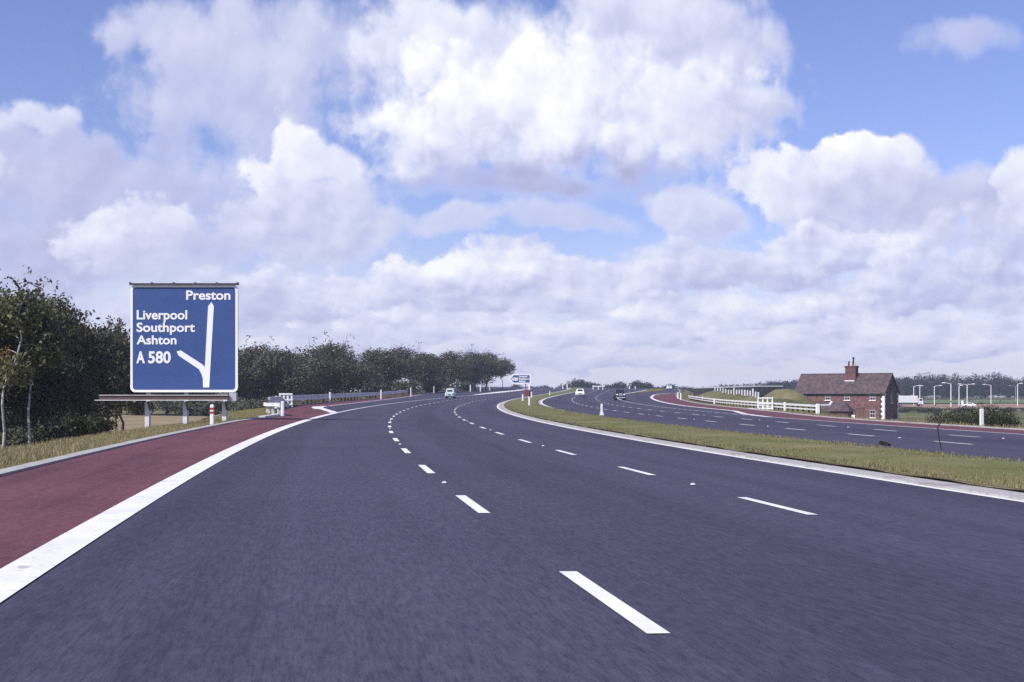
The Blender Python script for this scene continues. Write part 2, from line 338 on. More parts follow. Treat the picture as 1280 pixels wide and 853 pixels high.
M['leaf_far'] = leaf_mat('leaf_far', (0.015, 0.018, 0.019), (0.042, 0.048, 0.042), scale=.06, spec=.08)
M['hedge'] = leaf_mat('leaf_hedge', (0.018, 0.022, 0.012), (0.060, 0.066, 0.032))
M['autumn'] = leaf_mat('leaf_autumn', (0.10, 0.06, 0.02), (0.28, 0.17, 0.05))
M['blade'] = leaf_mat('grass_blade', (0.10, 0.11, 0.042), (0.25, 0.23, 0.115), trans=.3, scale=.35)
M['dry_blade'] = leaf_mat('dry_grass_blade', (0.10, 0.105, 0.042), (0.33, 0.28, 0.15), trans=.3, scale=.4)
M['brick'] = brick_mat('red_brick', (0.125, 0.058, 0.060), (0.175, 0.085, 0.084), (0.18, 0.13, 0.127))
M['brick_dark'] = brick_mat('old_brick', (0.105, 0.048, 0.048), (0.145, 0.064, 0.060), (0.13, 0.10, 0.10))
M['slate'] = brick_mat('slate_roof', (0.076, 0.056, 0.062), (0.108, 0.078, 0.086), (0.05, 0.038, 0.045), sx=1.6)
M['quoin'] = mat('white_quoin', (0.78, 0.76, 0.70), [(0.70, 0.68, 0.63)], 4, .8)
M['pot'] = mat('buff_clay', (0.62, 0.55, 0.46), [(0.5, 0.44, 0.38)], 5, .8)
M['soot'] = mat('soot', (0.03, 0.028, 0.03), [(0.05, 0.045, 0.045)], 5, .9)
M['glass'] = glass_mat('window_glass')
M['chrome'] = mat('chrome', (0.82, 0.82, 0.84), [(0.78, 0.78, 0.8)], 5, .32, metal=.55)
M['rubber'] = mat('tyre_rubber', (0.015, 0.015, 0.017), [(0.022, 0.022, 0.024)], 12, .85)
M['car_green'] = mat('pale_green_car_paint', (0.46, 0.58, 0.54), [(0.44, 0.56, 0.52)], 2, .3, spec=.5)
M['car_white'] = mat('white_car_paint', (0.82, 0.82, 0.82), [(0.79, 0.79, 0.79)], 2, .3, spec=.5)
M['tail'] = mat('tail_lamp_red', (0.30, 0.02, 0.02), [(0.26, 0.02, 0.02)], 4, .3)
M['lens'] = mat('headlamp_lens', (0.75, 0.75, 0.72), [(0.7, 0.7, 0.68)], 4, .15)
M['bridge'] = mat('stained_concrete', (0.045, 0.043, 0.055), [(0.028, 0.028, 0.036)], 2, .9, extra=[(1, (.6, .6, .62), .5, .66, (1, 1, 3))])
M['coping'] = mat('pale_coping', (0.42, 0.42, 0.46), [(0.36, 0.36, 0.40)], 2, .9)

# ------------------------------------------------------------------ road alignment: chainage s along the lane line, offset d to the right
A0, K0, K1, K2 = -0.15909, 0.0013, -0.00199, -0.00588
D0, MED, ZF, T1, T2, VC, W = 1.90265, 16.11519, -0.12629, 0.01409, 0.01213, 18.43463, 3.66
DS = 0.5
SS = np.arange(-40, 640.1, DS)
sc_ = np.clip(SS, 0, 470)
kk = K0+K1*sc_/1000+K2*(sc_/1000)**2
th_ = np.concatenate([[0], np.cumsum(.5*(kk[1:]+kk[:-1])*DS)])
i0 = int(round(40/DS)); th_ = th_-th_[i0]+A0
xx = np.concatenate([[0], np.cumsum(np.sin(.5*(th_[1:]+th_[:-1]))*DS)]); xx -= xx[i0]
yy = np.concatenate([[0], np.cumsum(np.cos(.5*(th_[1:]+th_[:-1]))*DS)]); yy -= yy[i0]
def prof(s):                                                     # sag curve, then the crest the road goes over
    s = max(s, 0.0)
    if s < 430: return VC*(s/1000)**2
    u = s-430; g = 2*VC*.43/1000
    return VC*.43**2 + g*u - g*u*u/(2*90) if u < 150 else VC*.43**2+g*150-g*150*150/180
BL, BR = D0+2*W+1.25, D0+MED-W-.5
def surf(s, d):
    c = D0+MED
    if d < BL: z = -T1*(d-D0)
    elif d > BR: z = ZF-T2*(d-c)
    else:
        u = (d-BL)/(BR-BL); z = (1-u)*(-T1*(BL-D0))+u*(ZF-T2*(BR-c))
    return z+prof(s)
def frame(s):
    f = (s+40)/DS; i = int(np.clip(math.floor(f), 0, len(SS)-2)); t = f-i
    return xx[i]*(1-t)+xx[i+1]*t, yy[i]*(1-t)+yy[i+1]*t, th_[i]*(1-t)+th_[i+1]*t
def P(s, d, dz=0.0):
    x, y, th = frame(s)
    return Vector((x+d*math.cos(th), y-d*math.sin(th), surf(s, d)+dz))
def SD(X, Y):
    i = int(((xx-X)**2+(yy-Y)**2).argmin()); c, s = math.cos(th_[i]), math.sin(th_[i])
    return SS[i]+(X-xx[i])*s+(Y-yy[i])*c, (X-xx[i])*c-(Y-yy[i])*s
def pl(pts):
    a = np.array(pts, float)
    return lambda s: float(np.interp(s, a[:, 0], a[:, 1]))
def const(v): return lambda s: v
def ribbon(name, dl, dr, s0, s1, step, dz, m, cols=1, kind='structure', **k):
    b = MB(); dl = dl if callable(dl) else const(dl); dr = dr if callable(dr) else const(dr)
    n = max(1, int(round((s1-s0)/step)))
    dzf = dz if callable(dz) else (lambda s, u: dz)
    for i in range(n+1):
        s = s0+(s1-s0)*i/n
        for j in range(cols+1):
            u = j/cols; d = dl(s)*(1-u)+dr(s)*u
            b.v.append(tuple(P(s, d, dzf(s, u)))); b.uv.append((d, s))
    c = cols+1
    b.f = [(i*c+j, i*c+j+1, (i+1)*c+j+1, (i+1)*c+j) for i in range(n) for j in range(cols)]
    return b.build(name, m, kind=kind, **k)

LE, L2_, RE = D0-W, D0+W, D0+2*W-.13
FL1, FL2, FN, FRE = D0+MED, D0+MED+W, D0+MED-W-.46, D0+MED+2*W
# left edge of the running surface / right side of the red shoulder
kerbL = pl([(-30, -4.5), (60, -4.5), (66, -4.25), (72, -4.1), (80, -4.6), (95, -6.6), (114, -7.9), (146, -8.3), (196, -9.1), (230, -11.2), (265, -14.2), (334, -19.6), (420, -27), (560, -42)])
redR = pl([(-30, -2.05), (84, -2.05), (90, -2.4), (107, -4.9), (120, -5.45), (146, -5.6), (177, -6.5), (220, -8.6), (265, -12.1), (334, -17.5), (420, -25), (560, -40)])
kerbR = pl([(-30, 28.6), (75, 28.7), (88, 29.2), (108, 31.3), (131, 32.7), (163, 33.4), (216, 35.2), (259, 36.6), (316, 38.5), (420, 43), (560, 52)])
redRl = pl([(-30, 25.45), (76, 25.35), (84, 25.3), (96, 26.4), (112, 28.8), (120, 29.15), (145, 29.35), (216, 31.1), (253, 31.9), (300, 33.4), (318, 34.6), (332, 36.6), (342, 39.3), (350, 40.0), (560, 52)])

# ---- terrain
def sm(x, a, b):
    t = min(1, max(0, (x-a)/(b-a))); return t*t*(3-2*t)
def dL(s): return kerbL(s)-4.6
def dR(s): return kerbR(s)+3.6
BANK = pl([(100, -4.5), (118, -3.6), (132, -1.2), (144, .55), (152, .95), (200, 1.6), (250, 2.05), (300, 2.35), (400, 2.3), (430, 1.0)])
def field(X, Y, s, d):
    left = -1.65+sm(Y, 210, 400)*3.6
    right = -2.75+sm(Y, 480, 900)*2.2
    t = sm(d, -5, 30); z = left*(1-t)+right*t
    z += sm(Y, 470, 700)*(1-sm(d, 20, 120))*1.2
    m = sm(s, 200, 236)*(1-sm(s, 250, 275)); z += 5.2*m*math.exp(-((d-54.5)/4.6)**2)
    if 100 < s < 430 and d > 25: z = max(z, BANK(s)-.38*abs(d-dR(s)-4.6))
    z += .25*math.sin(X*.031+1.3)*math.sin(Y*.023)+.10*math.sin(X*.13)*math.cos(Y*.11+.5)
    return z
def terrain_z(X, Y):
    s, d = SD(X, Y)
    f = field(X, Y, s, d)
    a, b = dL(s), dR(s)
    if s > 560 or s < -36:
        return f
    if a <= d <= b: return surf(s, d)-.45
    if d < a: e = surf(s, a)-.42-.02; k = a-d
    else: e = surf(s, b)-.42; k = d-b
    return min(max(f, e-.42*k), e+.42*k)
def build_terrain():
    xs = sorted(set(list(np.arange(-1100, -100, 50))+list(np.arange(-100, -44, 4))+list(np.arange(-44, 100, 1.5))+list(np.arange(100, 200, 5))+list(np.arange(200, 1500, 50))))
    ys = sorted(set(list(np.arange(-120, -10, 10))+list(np.arange(-10, 480, 2.5))+list(np.arange(480, 1000, 13))+list(np.arange(1000, 1500, 50))))
    b = MB(); n = len(xs)
    for Y in ys:
        for X in xs: b.v.append((X, Y, terrain_z(X, Y))); b.uv.append((X, Y))
    b.f = [(j*n+i, j*n+i+1, (j+1)*n+i+1, (j+1)*n+i) for j in range(len(ys)-1) for i in range(n-1)]
    b.smooth = True
    return b.build('ground', M['field'], kind='structure')
build_terrain()
def sheet(name, m, x0, x1, y0, y1, dz=.06, nx=24, ny=16):
    b = MB()
    for j in range(ny+1):
        for i in range(nx+1):
            X = x0+(x1-x0)*i/nx; Y = y0+(y1-y0)*j/ny; b.v.append((X, Y, terrain_z(X, Y)+dz)); b.uv.append((X, Y))
    b.f = [(j*(nx+1)+i, j*(nx+1)+i+1, (j+1)*(nx+1)+i+1, (j+1)*(nx+1)+i) for j in range(ny) for i in range(nx)]
    return b.build(name, m, kind='structure')
sheet('stubble_field', M['tan_field'], 125, 420, 400, 560, .25, 40, 30)
sheet('meadow', M['meadow'], -75, -16, 84, 190, .03, 40, 50)
sheet('pasture', M['green_field'], 160, 560, 575, 720, .35, 40, 20)

# ---- road sheets
ribbon('carriageway', lambda s: min(-4.9, redR(s)-.6), RE+.2, -30, 560, 2.5, 0.0, M['asphalt'], 3)
ribbon('opposite_carriageway', FN-.15, lambda s: redRl(s)+.8, -30, 560, 2.5, 0.0, M['asphalt'], 3)
ribbon('hard_shoulder', kerbL, redR, -30, 560, 1.0, .004, M['red'], 2)
ribbon('opposite_hard_shoulder', redRl, lambda s: max(kerbR(s), redRl(s)+.02), -30, 349, 1.0, .004, M['red'], 2)
# kerb strips: thin raised concrete haunches
def kerb(name, dl, w, s0, s1, h, step=1.5, m=None):
    f = dl if callable(dl) else const(dl)
    b = MB(); n = int((s1-s0)/step)
    prof_ = [(0, -.05), (0, h), (w, h+.005), (w, -.05)]
    for i in range(n+1):
        s = s0+(s1-s0)*i/n
        for u, hh in prof_: b.v.append(tuple(P(s, f(s)+u, hh)))
    b.f = [(i*4+j, i*4+j+1, (i+1)*4+j+1, (i+1)*4+j) for i in range(n) for j in range(3)]
    b.f += [(0, 1, 2, 3), (n*4+3, n*4+2, n*4+1, n*4)]
    return b.build(name, m or M['concrete'], kind='structure')
kerb('kerb', lambda s: kerbL(s)-.30, .30, -30, 67, .035)
kerb('kerb', lambda s: kerbL(s)-.30, .30, 67.1, 74.5, .10, .5, M['off_white'])
kerb('kerb', lambda s: kerbL(s)-.16, .16, 118, 420, .05, 3)
kerb('central_kerb', RE+.17, .55, -30, 560, .03)
kerb('opposite_kerb', lambda s: kerbR(s), .28, -30, 520, .05)
kerb('opposite_central_kerb', FN-.37, .22, -30, 560, .02)
# verges and central reservation
ribbon('verge', dL, lambda s: kerbL(s)-.28, -30, 560, 1.5, lambda s, u: (.03-.42*(1-u)) if u > .01 else -.85, M['verge'], 6)
ribbon('opposite_verge', lambda s: kerbR(s)+.26, dR, -30, 560, 1.5, lambda s, u: (.05-.30*u) if u < .99 else -.9, M['verge'], 6)
ribbon('soil_edge', RE+.70, lambda s: RE+.84+.05*math.sin(s*1.9)+.04*math.sin(s*.53), -30, 300, .7, .075, M['soil'])
def med_z(s, u):
    return (.10 if u < .04 else .085+.05*math.sin(u*math.pi)+.012*math.sin(s*.9+u*7)) if .01 < u < .97 else .02
ribbon('central_reservation', RE+.73, FN-.34, -30, 560, 1.0, med_z, M['median'], 12)

# ---- painted lines
ribbon('edge_line', lambda s: max(LE-.36, redR(s)-.05) if s < 84 else LE-.36, LE, -30, 87, 1.5, .008, M['paint'])
hk = pl([(85.5, -1.78), (90, -2.3), (107, -4.75), (112, -5.2), (120, -5.35)])
ribbon('edge_line', lambda s: hk(s)-.55-(.35 if 100 < s < 113 else 0), hk, 85.6, 116, 1.0, .012, M['paint'])
ribbon('edge_line', LE-.20, LE, 87.2, 262, 1.5, .008, M['thinpaint'])
ribbon('edge_line', lambda s: redR(s)-.10, lambda s: redR(s)+.12, 117, 420, 1.5, .010, M['thinpaint'])
ribbon('edge_line', pl([(258, LE-.25), (285, LE-1.5), (330, LE-2.6), (420, LE-2.6)]), LE, 258, 420, 2, .012, M['paint'])
ribbon('central_edge_line', RE, RE+.16, -30, 560, 1.5, .006, M['paint'])
def gap_line(name, dl, dr, runs, m):
    b = MB()
    for (a, e) in runs:
        n = max(1, int((e-a)/1.5)); k0 = len(b.v)
        for i in range(n+1):
            s = a+(e-a)*i/n
            b.v += [tuple(P(s, dl, .008)), tuple(P(s, dr, .008))]
        b.f += [(k0+2*i, k0+2*i+1, k0+2*i+3, k0+2*i+2) for i in range(n)]
    return b.build(name, m, kind='structure')
gap_line('opposite_central_line', FN-.12, FN+.12, [(-30+9*i, -26+9*i) for i in range(0, 0)]+[(104, 109), (116, 119), (122, 420)], M['paint'])
ribbon('opposite_edge_line', lambda s: redRl(s)-.20, redRl, -30, 84, 1.5, .008, M['thinpaint'])
ribbon('opposite_edge_line', lambda s: redRl(s)-.42, lambda s: redRl(s)+.05, 84, 346, 1.5, .010, M['paint'])
gap_line('opposite_lane_line', FRE-.10, FRE+.08, [(88+3.2*i, 90.4+3.2*i) for i in range(28)]+[(178, 250)], M['thinpaint'])
gore = pl([(250, FRE), (300, FRE+1.0), (318, FRE+2.0), (360, FRE+4.2), (417, FRE+8.0), (560, FRE+18)])
ribbon('opposite_edge_line', lambda s: gore(s)-.5, gore, 262, 420, 2, .008, M['paint'])
ribbon('gore_grass', lambda s: gore(s)+.1, lambda s: gore(s)+.15+min(5, max(0, (s-312)*.06)), 314, 520, 2, .05, M['verge'])
PER = 7.55; DASH = 2.6
def dashes(name, d, s0, s1, m, w=.13):
    b = MB(); s = s0
    while s < s1:
        n = 2 if s > 30 else 5; k0 = len(b.v); j = R.uniform(-.05, .05)
        for i in range(n+1):
            q = s+j+DASH*i/n; b.v += [tuple(P(q, d-w/2, .006)), tuple(P(q, d+w/2, .006))]
        b.f += [(k0+2*i, k0+2*i+1, k0+2*i+3, k0+2*i+2) for i in range(n)]
        s += PER
    return b.build(name, m, kind='structure')
PH1 = 7.1-PER*4
dashes('lane_line', D0, PH1, 420, M['paint'])
dashes('lane_line', L2_, 14.5-PER*5, 420, M['paint'])
dashes('opposite_lane_line', FL1, 36.6-PER*8, 420, M['paint'], .15)
dashes('opposite_lane_line', FL2, 44.0-PER*9, 420, M['paint'], .15)

# ------------------------------------------------------------------ cat's-eye studs
def studs(d, s0, n, label, group, step=2):
    src = None
    for i in range(n):
        s = s0+PER*step*i
        if src is None:
            b = MB(); b.box((0, 0, .012), (.07, .085, .022), bev=.009); b.box((0, 0, .026), (.045, .07, .010), bev=.004)
            src = o = b.build('road_stud', M['off_white'])
        else: o = copy_tree(src)
        o.location = P(s, d, .004); tag(o, label, 'road stud', group)
studs(D0, 19.6, 4, 'white reflective road stud set in a gap of the nearest dashed lane line', 'road studs along the nearest lane line')
studs(L2_, 19.5, 4, 'white reflective road stud in a gap of the dashed line nearer the grass reservation', 'road studs along the second lane line')
studs(FL1, 41.9, 4, 'white reflective road stud on the opposite carriageway dashed line nearest the grass reservation', 'road studs along the first opposite lane line')
studs(FL2, 42.3, 4, 'white reflective road stud on the opposite carriageway dashed line nearest the red shoulder', 'road studs along the second opposite lane line')

# ------------------------------------------------------------------ large direction sign
def text_mesh(txt, x0, x1, z0, z1, bold=0.02, depth=.012):
    """lettering fitted to a box: cap height / descender box given by x0..x1 and baseline z0, cap top z1"""
    cu = bpy.data.curves.new('lettering', 'FONT'); cu.body = txt; cu.size = 1.0; cu.offset = bold; cu.extrude = depth/2
    cu.resolution_u = 4
    o = bpy.data.objects.new('lettering', cu); col.objects.link(o)
    bpy.context.view_layer.update()
    dg = bpy.context.evaluated_depsgraph_get()
    me = bpy.data.meshes.new_from_object(o.evaluated_get(dg))
    bpy.data.objects.remove(o); bpy.data.curves.remove(cu)
    v = [x.co.copy() for x in me.vertices]
    mx0 = min(a.x for a in v); mx1 = max(a.x for a in v)
    cap = 0.70
    b = MB()
    b.v = [(x0+(a.x-mx0)/(mx1-mx0)*(x1-x0), -a.z, z0+a.y/cap*(z1-z0)) for a in v]
    b.f = [tuple(p.vertices) for p in me.polygons]
    bpy.data.meshes.remove(me)
    return b
def rrect(x0, x1, z0, z1, r, n=5):
    pts = []
    for cx, cz, a in ((x1-r, z1-r, 0), (x0+r, z1-r, 90), (x0+r, z0+r, 180), (x1-r, z0+r, 270)):
        for i in range(n+1):
            t = math.radians(a+90*i/n); pts.append((cx+r*math.cos(t), cz+r*math.sin(t)))
    return pts
def ring(b, outer, inner, y0, y1):
    n = len(outer)
    vs = [(x, y0, z) for x, z in outer]+[(x, y0, z) for x, z in inner]+[(x, y1, z) for x, z in outer]+[(x, y1, z) for x, z in inner]
    fs = []
    for i in range(n):
        j = (i+1) % n
        fs += [(i, j, n+j, n+i), (2*n+i, 3*n+i, 3*n+j, 2*n+j), (i, 2*n+i, 2*n+j, j), (n+i, n+j, 3*n+j, 3*n+i)]
    b.add(vs, fs)
YS = 62.0; K = YS/1700
def sx(px): return (px-640)*K
def sz(py): return EYE-(py-494.3)*K
sign = empty('direction_sign', (sx(230), YS, -.1), label='large square blue motorway sign with white border and Preston lettering, on short pale posts',
             cat='road sign')
ox, oz = sx(230), -.1
def X(px): return sx(px)-ox
def Z(py): return sz(py)-oz
b = MB(); b.prism(rrect(X(163), X(297.3), Z(490.5), Z(356.5), .22), 'y', 0, .09); b.build('panel', M['sign_blue'], sign)
b = MB(); ring(b, rrect(X(163), X(297.3), Z(490.5), Z(356.5), .22), rrect(X(166), X(294.3), Z(487.6), Z(359.4), .14), -.014, -.002); b.build('border', M['sign_white'], sign)
b = MB()
for i in range(1, 5):
    b.box((0, .115, Z(490)+(Z(358)-Z(490))*i/5), (X(296)-X(165), .05, .09))
b.build('backing_rail', M['galv'], sign)
b = MB(); b.box(((X(162.3)+X(298))/2, .02, Z(355.4)), (X(298)-X(162.3), .30, .075))
b.build('top_hood', M['dark_steel'], sign)
for q in (163, 190, 217, 244, 271, 297):
    b = MB(); b.box((X(q), .02, Z(354.2)+.012), (.06, .26, .05)); b.build('hood_bracket', M['dark_steel'], sign)
for txt, x0, x1, y0, y1, bo in (('Preston', 233, 288, 374.6, 363.4, .015), ('Liverpool', 171.2, 234, 399.2, 388, .015), ('Southport', 171, 243.6, 414.8, 403.7, .015),
                                ('Ashton', 171, 220.6, 430.4, 419.6, .015), ('A', 170.8, 181, 453.8, 439.6, .024), ('580', 185.6, 213.4, 453.8, 439.6, .02)):
    tb = text_mesh(txt, X(x0), X(x1), Z(y0), Z(y1), bo)
    n0 = len(tb.v); base = list(tb.v); bf = list(tb.f); e = .008; tb.v = []; tb.f = []
    for q, (ex, ez) in enumerate(((-e, 0), (e, 0), (0, e*.7), (0, -e*.7))):
        tb.add([(x+ex, y-.008-.0012*q, z+ez) for x, y, z in base], bf)
    tb.build('lettering', M['sign_white'], sign)
sh = [(254, 484.5), (261.6, 484.5), (267.4, 383), (264.4, 377.8), (260.2, 383), (256.2, 459)]
b = MB(); b.prism([(X(x), Z(y)) for x, y in sh], 'y', -.013, -.002); b.build('route_arrow', M['sign_white'], sign)
br = [(253.9, 484.4), (253.6, 473.5), (252.2, 468.5), (248.8, 461.8), (223.2, 444.6), (220.9, 439.6), (226.0, 438.3), (252.5, 455.4), (256.1, 458.6), (255.0, 476)]
b = MB(); b.prism([(X(x), Z(y)) for x, y in br], 'y', -.0125, -.002); b.build('exit_arrow', M['sign_white'], sign)
# lamp trough under the panel
tr = MB(); yT = -.30
tr.box(((X(128)+X(288))/2, yT, (Z(494.6)+Z(499.8))/2), (X(288)-X(128), .30, Z(494.6)-Z(499.8)))
tr = tr.build('lamp_trough', M['trough'], sign)
b = MB(); b.box(((X(128)+X(288))/2, yT-.02, Z(494.2)), (X(288)-X(128), .36, .028)); b.build('top_rail', M['off_white'], tr)
b = MB(); b.box(((X(122.5)+X(287))/2, yT-.05, Z(500.4)), (X(287)-X(122.5), .30, .034)); b.build('bottom_rail', M['off_white'], tr)
b = MB(); b.box(((X(288)+X(297))/2+.01, -.22, (Z(490.9)+Z(501))/2), (X(297)-X(288), .28, Z(490.9)-Z(501))); b.build('end_plate', M['galv'], tr)
for q in (171, 220.5, 269):
    b = MB(); b.box((X(q), yT-.05, Z(501.9)), (.11, .2, .08), bev=.02); b.build('junction_box', M['white'], tr)
for q in (208, 247):
    b = MB(); b.box((X(q), yT-.152, (Z(494.6)+Z(499.8))/2), (.02, .012, Z(494.6)-Z(499.8)-.03)); b.build('joint_strip', M['dark_steel'], tr)
for q in (184.5, 232, 281):
    xg = X(q); zg = terrain_z(sx(q), YS)-oz
    b = MB(); b.box((xg, .16, (zg-.2+Z(360))/2), (.18, .10, Z(360)-zg+.2))
    b.box((xg-.03, .06, (zg-.3+Z(502.4))/2), (.20, .12, Z(502.4)-zg+.3), bev=.01)
    po = b.build('support_post', M['post'], sign)
    b = MB(); b.prism([(-.40, Z(501.6)), (-.005, Z(501.6)), (-.005, Z(513)), (-.05, Z(513))], 'x', xg+.075, xg+.14); b.build('bracket', M['dark_steel'], po)

# ------------------------------------------------------------------ marker posts
def marker(name, loc, h, w, m, label, group=None, bands=None, cat='marker post', cap=True, base=None):
    o = empty(name, loc, label=label, cat=cat, group=group)
    b = MB(); b.box((0, 0, h/2-.2), (w, w*.7, h+.4), bev=w*.14)
    if cap: b.box((0, 0, h+.015), (w*.8, w*.55, .03), bev=.01)
    b.build('post', m, o)
    for z0, z1, mm in (bands or []):
        b = MB(); b.box((0, 0, (z0+z1)/2*h), (w*1.06, w*.76, (z1-z0)*h), bev=.004); b.build('band', mm, o)
    if base:
        b = MB(); b.box((0, 0, .03), base, bev=.02); b.build('base', M['concrete'], o)
    return o
def gz(x, y):                                                  # top of the built verge/reservation at a point
    s, d = SD(x, y)
    a, e = dL(s), dR(s)
    if a < d < kerbL(s): u = (d-a)/(kerbL(s)-a); return surf(s, d)+.03-.42*(1-u)
    if kerbR(s) < d < e: u = (d-kerbR(s))/(e-kerbR(s)); return surf(s, d)+.05-.30*u
    if RE+.7 < d < FN-.3: return surf(s, d)+.10
    if a <= d <= e: return surf(s, d)
    return terrain_z(x, y)
def at(px, Y): return ((px-640)/1700*Y)
def put(px, Y, dz=0): x = at(px, Y); return (x, Y, gz(x, Y)+dz)
marker('marker_post', put(265.2, 52.5), 24/32.4+.02, .15, M['white'], 'white post with two red bands on the verge below the large blue sign',
       bands=[(.56, .68, M['red_band']), (.76, .88, M['red_band'])])
marker('marker_post', put(345.2, 100), .9, .20, M['white'], 'pinkish white post standing just left of the white slatted barrier on the left verge')
for px, Y, lab, h in ((412.5, 140, 'first thin white post behind the left guardrail, counting from the slatted barrier', .62),
                      (476.3, 182, 'second thin white post behind the left guardrail, counting from the slatted barrier', .66),
                      (513.6, 222, 'third thin white post behind the left guardrail, counting from the slatted barrier', .7),
                      (542.4, 290, 'thin white post behind the left guardrail closest to the pale green car', .75)):
    x = at(px, Y); s, d = SD(x, Y)
    top = {412.5: 490.8, 476.3: 487.6, 513.6: 485, 542.4: 483}[px]; zt = EYE-(top-494.3)*Y/1700
    z = terrain_z(x, Y) if d < dL(s) else gz(x, Y)
    marker('marker_post', (x, Y, z), zt-z, .17, M['white'], lab, 'marker posts behind the left guardrail')
o = marker('marker_post', put(752.2, 82.0), 14.5/20.7, .135, M['white'], 'white post with thicker white foot alone on the grass reservation, nearest the camera', bands=[(0.02, .30, M['white'])], base=(.32, .24, .08))
for c in o.children:
    if c.name.startswith('band'): c.scale = (1.5, 1.5, 1.0)
o = marker('sign_post', put(661.6, 128), 2.0, .16, M['white'], 'tall white post with a dark red square plate on the grass reservation', bands=[(.44, .72, M['dark_steel'])], cat='marker post')
b = MB(); b.box((-.22, -.10, 1.22), (.46, .03, .56), bev=.01); b.build('plate', M['dull_red'], o)
for px, Y, h, lab in ((653.4, 172, .85, 'short white post at the tip of the grass reservation, left of the red plate'),
                      (664.4, 215, .95, 'thin white post close behind the red plate on the reservation'),
                      (687.2, 262, .75, 'short white post on the narrow far end of the grass reservation'),
                      (692.8, 420, 1.2, 'white far post on the skyline, leftmost of the three beside the white car'),
                      (703.6, 420, 1.5, 'white far post on the skyline, middle of the three beside the white car'),
                      (709.0, 420, 1.5, 'white far post on the skyline, right of the three beside the white car')):
    marker('marker_post', put(px, Y), h, .19 if Y < 300 else .32, M['white'], lab)
for px, Y, h, lab in ((787, 430, 1.0, 'small white far post just right of the black car roof'), (794, 430, 1.0, 'small white far post left of the far white car, on the skyline'),
                      (878, 228, 1.0, 'white post on top of the grass mound left of the bridge'),
                      (847.5, 232, 1.1, 'short white post beside the far end of the right guardrail'), (851, 215, 1.1, 'second short white post beside the far end of the right guardrail'),
                      (893, 165, .75, 'white post behind the middle of the right guardrail, on the grass mound side'),
                      (981, 118, .85, 'white post behind the right guardrail between slatted barrier and brick house')):
    marker('marker_post', put(px, Y), h, .2 if Y < 300 else .28, M['white'], lab)
o = marker('concrete_post', put(1227.2, 68.5), 1.0, .20, M['post'], 'thick pale concrete post in front of the hedge on the right verge', cat='concrete post', cap=False)
for px, Y, h, lab in ((588, 330, 1.6, 'small white post beyond the pale green car under the trees, left one'), (600.5, 330, 1.5, 'small white post on the gore beyond the green car, middle one'),
                      (612, 340, 1.6, 'small white post on the gore beyond the green car, right one'),):
    marker('marker_post', put(px, Y), h, .28, M['white'], lab)

# ------------------------------------------------------------------ guardrails
def rail(name, pts, posts, beams, m, label, post_m, pw=.12, thick=.10, side=-1):
    """pts: ground points along the rail; beams: list of (z0, z1); posts: distance between posts"""
    root = empty(name, pts[0], label=label, cat='guardrail')
    o0 = Vector(pts[0]); q = [Vector(p)-o0 for p in pts]
    for z0, z1 in beams:
        b = MB(); n = len(q)
        for i, p in enumerate(q):
            t = (q[min(i+1, n-1)]-q[max(i-1, 0)]); nn = Vector((t.y, -t.x, 0)).normalized()*thick/2
            zm = (z0+z1)/2
            for sgn, z in ((1, z0), (1.35, z0*.6+zm*.4), (.7, zm), (1.35, z1*.6+zm*.4), (1, z1), (-1, z1), (-1, z0)): b.v.append(tuple(p+nn*sgn+Vector((0, 0, z))))
        k = 7
        b.f = [(i*k+j, i*k+(j+1) % k, (i+1)*k+(j+1) % k, (i+1)*k+j) for i in range(n-1) for j in range(k)]+[tuple(range(k)), tuple((n-1)*k+j for j in range(k))]
        b.build('beam', m, root)
    acc = 0.0; zt = max(z1 for _, z1 in beams)-.06
    src = None
    for i in range(len(q)-1):
        seg = (q[i+1]-q[i]).length
        while acc < seg:
            p = q[i].lerp(q[i+1], acc/seg)
            t = (q[i+1]-q[i]).normalized(); nn = Vector((t.y, -t.x, 0)).normalized()
            if src is None:
                b = MB(); b.box((0, 0, (zt-.4)/2), (pw, pw, zt+.4)); src = c = b.build('post', post_m, root)
            else: c = copy_tree(src, root)
            c.location = p+nn*side*(thick/2*1.4+pw/2+.004); c.rotation_euler = (0, 0, math.atan2(t.y, t.x))
            acc += posts
        acc -= seg
    return root
pts = []
for s in np.arange(92, 345, 4.0):
    d = np.interp(s, [92, 114, 146, 196, 230, 265, 345], [-6.9, -8.35, -8.75, -9.6, -11.8, -14.9, -21.6])
    v = P(s, d); pts.append((v.x, v.y, v.z+.0))
rail('guardrail', pts, 3.2, [(.40, .80), (.805, .875)], M['off_white'], 'long pale guardrail curving along the left slip road in front of the trees', M['brown'], .16, .12)
nose = [(-15.1, 83), (-14.35, 79.6), (-13.45, 76.6), (-12.75, 74.2), (-12.4, 72.4)]
nose = [(x, y, gz(x, y)) for x, y in nose]
g = rail('guardrail_end', nose, 2.6, [(.46, .66)], M['white'], 'short white curved guardrail end at the nose of the left verge', M['white'], .14, .12)
b = MB(); b.box((0, 0, .33), (.17, .17, .9), bev=.03); b.build('end_post', M['white'], g, loc=Vector(nose[-1])-Vector(nose[0])+Vector((.22, -.15, 0)))
pts = []
for s in np.arange(107, 238, 4.0):
    d = np.interp(s, [86, 108, 131, 163, 216, 240], [31.0, 34.4, 35.4, 35.8, 37.0, 37.6])
    v = P(s, d); pts.append((v.x, v.y, v.z-.14))
r = rail('guardrail', pts, 2.4, [(.33, .44), (.60, .77)], M['off_white'], 'white two-beam guardrail on the right shoulder, running behind the slatted barrier', M['brown'], .14, .12, 1)
b = MB(); b.box((.0, 0, .36), (.30, .28, .98), bev=.03); b.build('end_post', M['white'], r)
e1 = Vector((1.05, .35, .30))
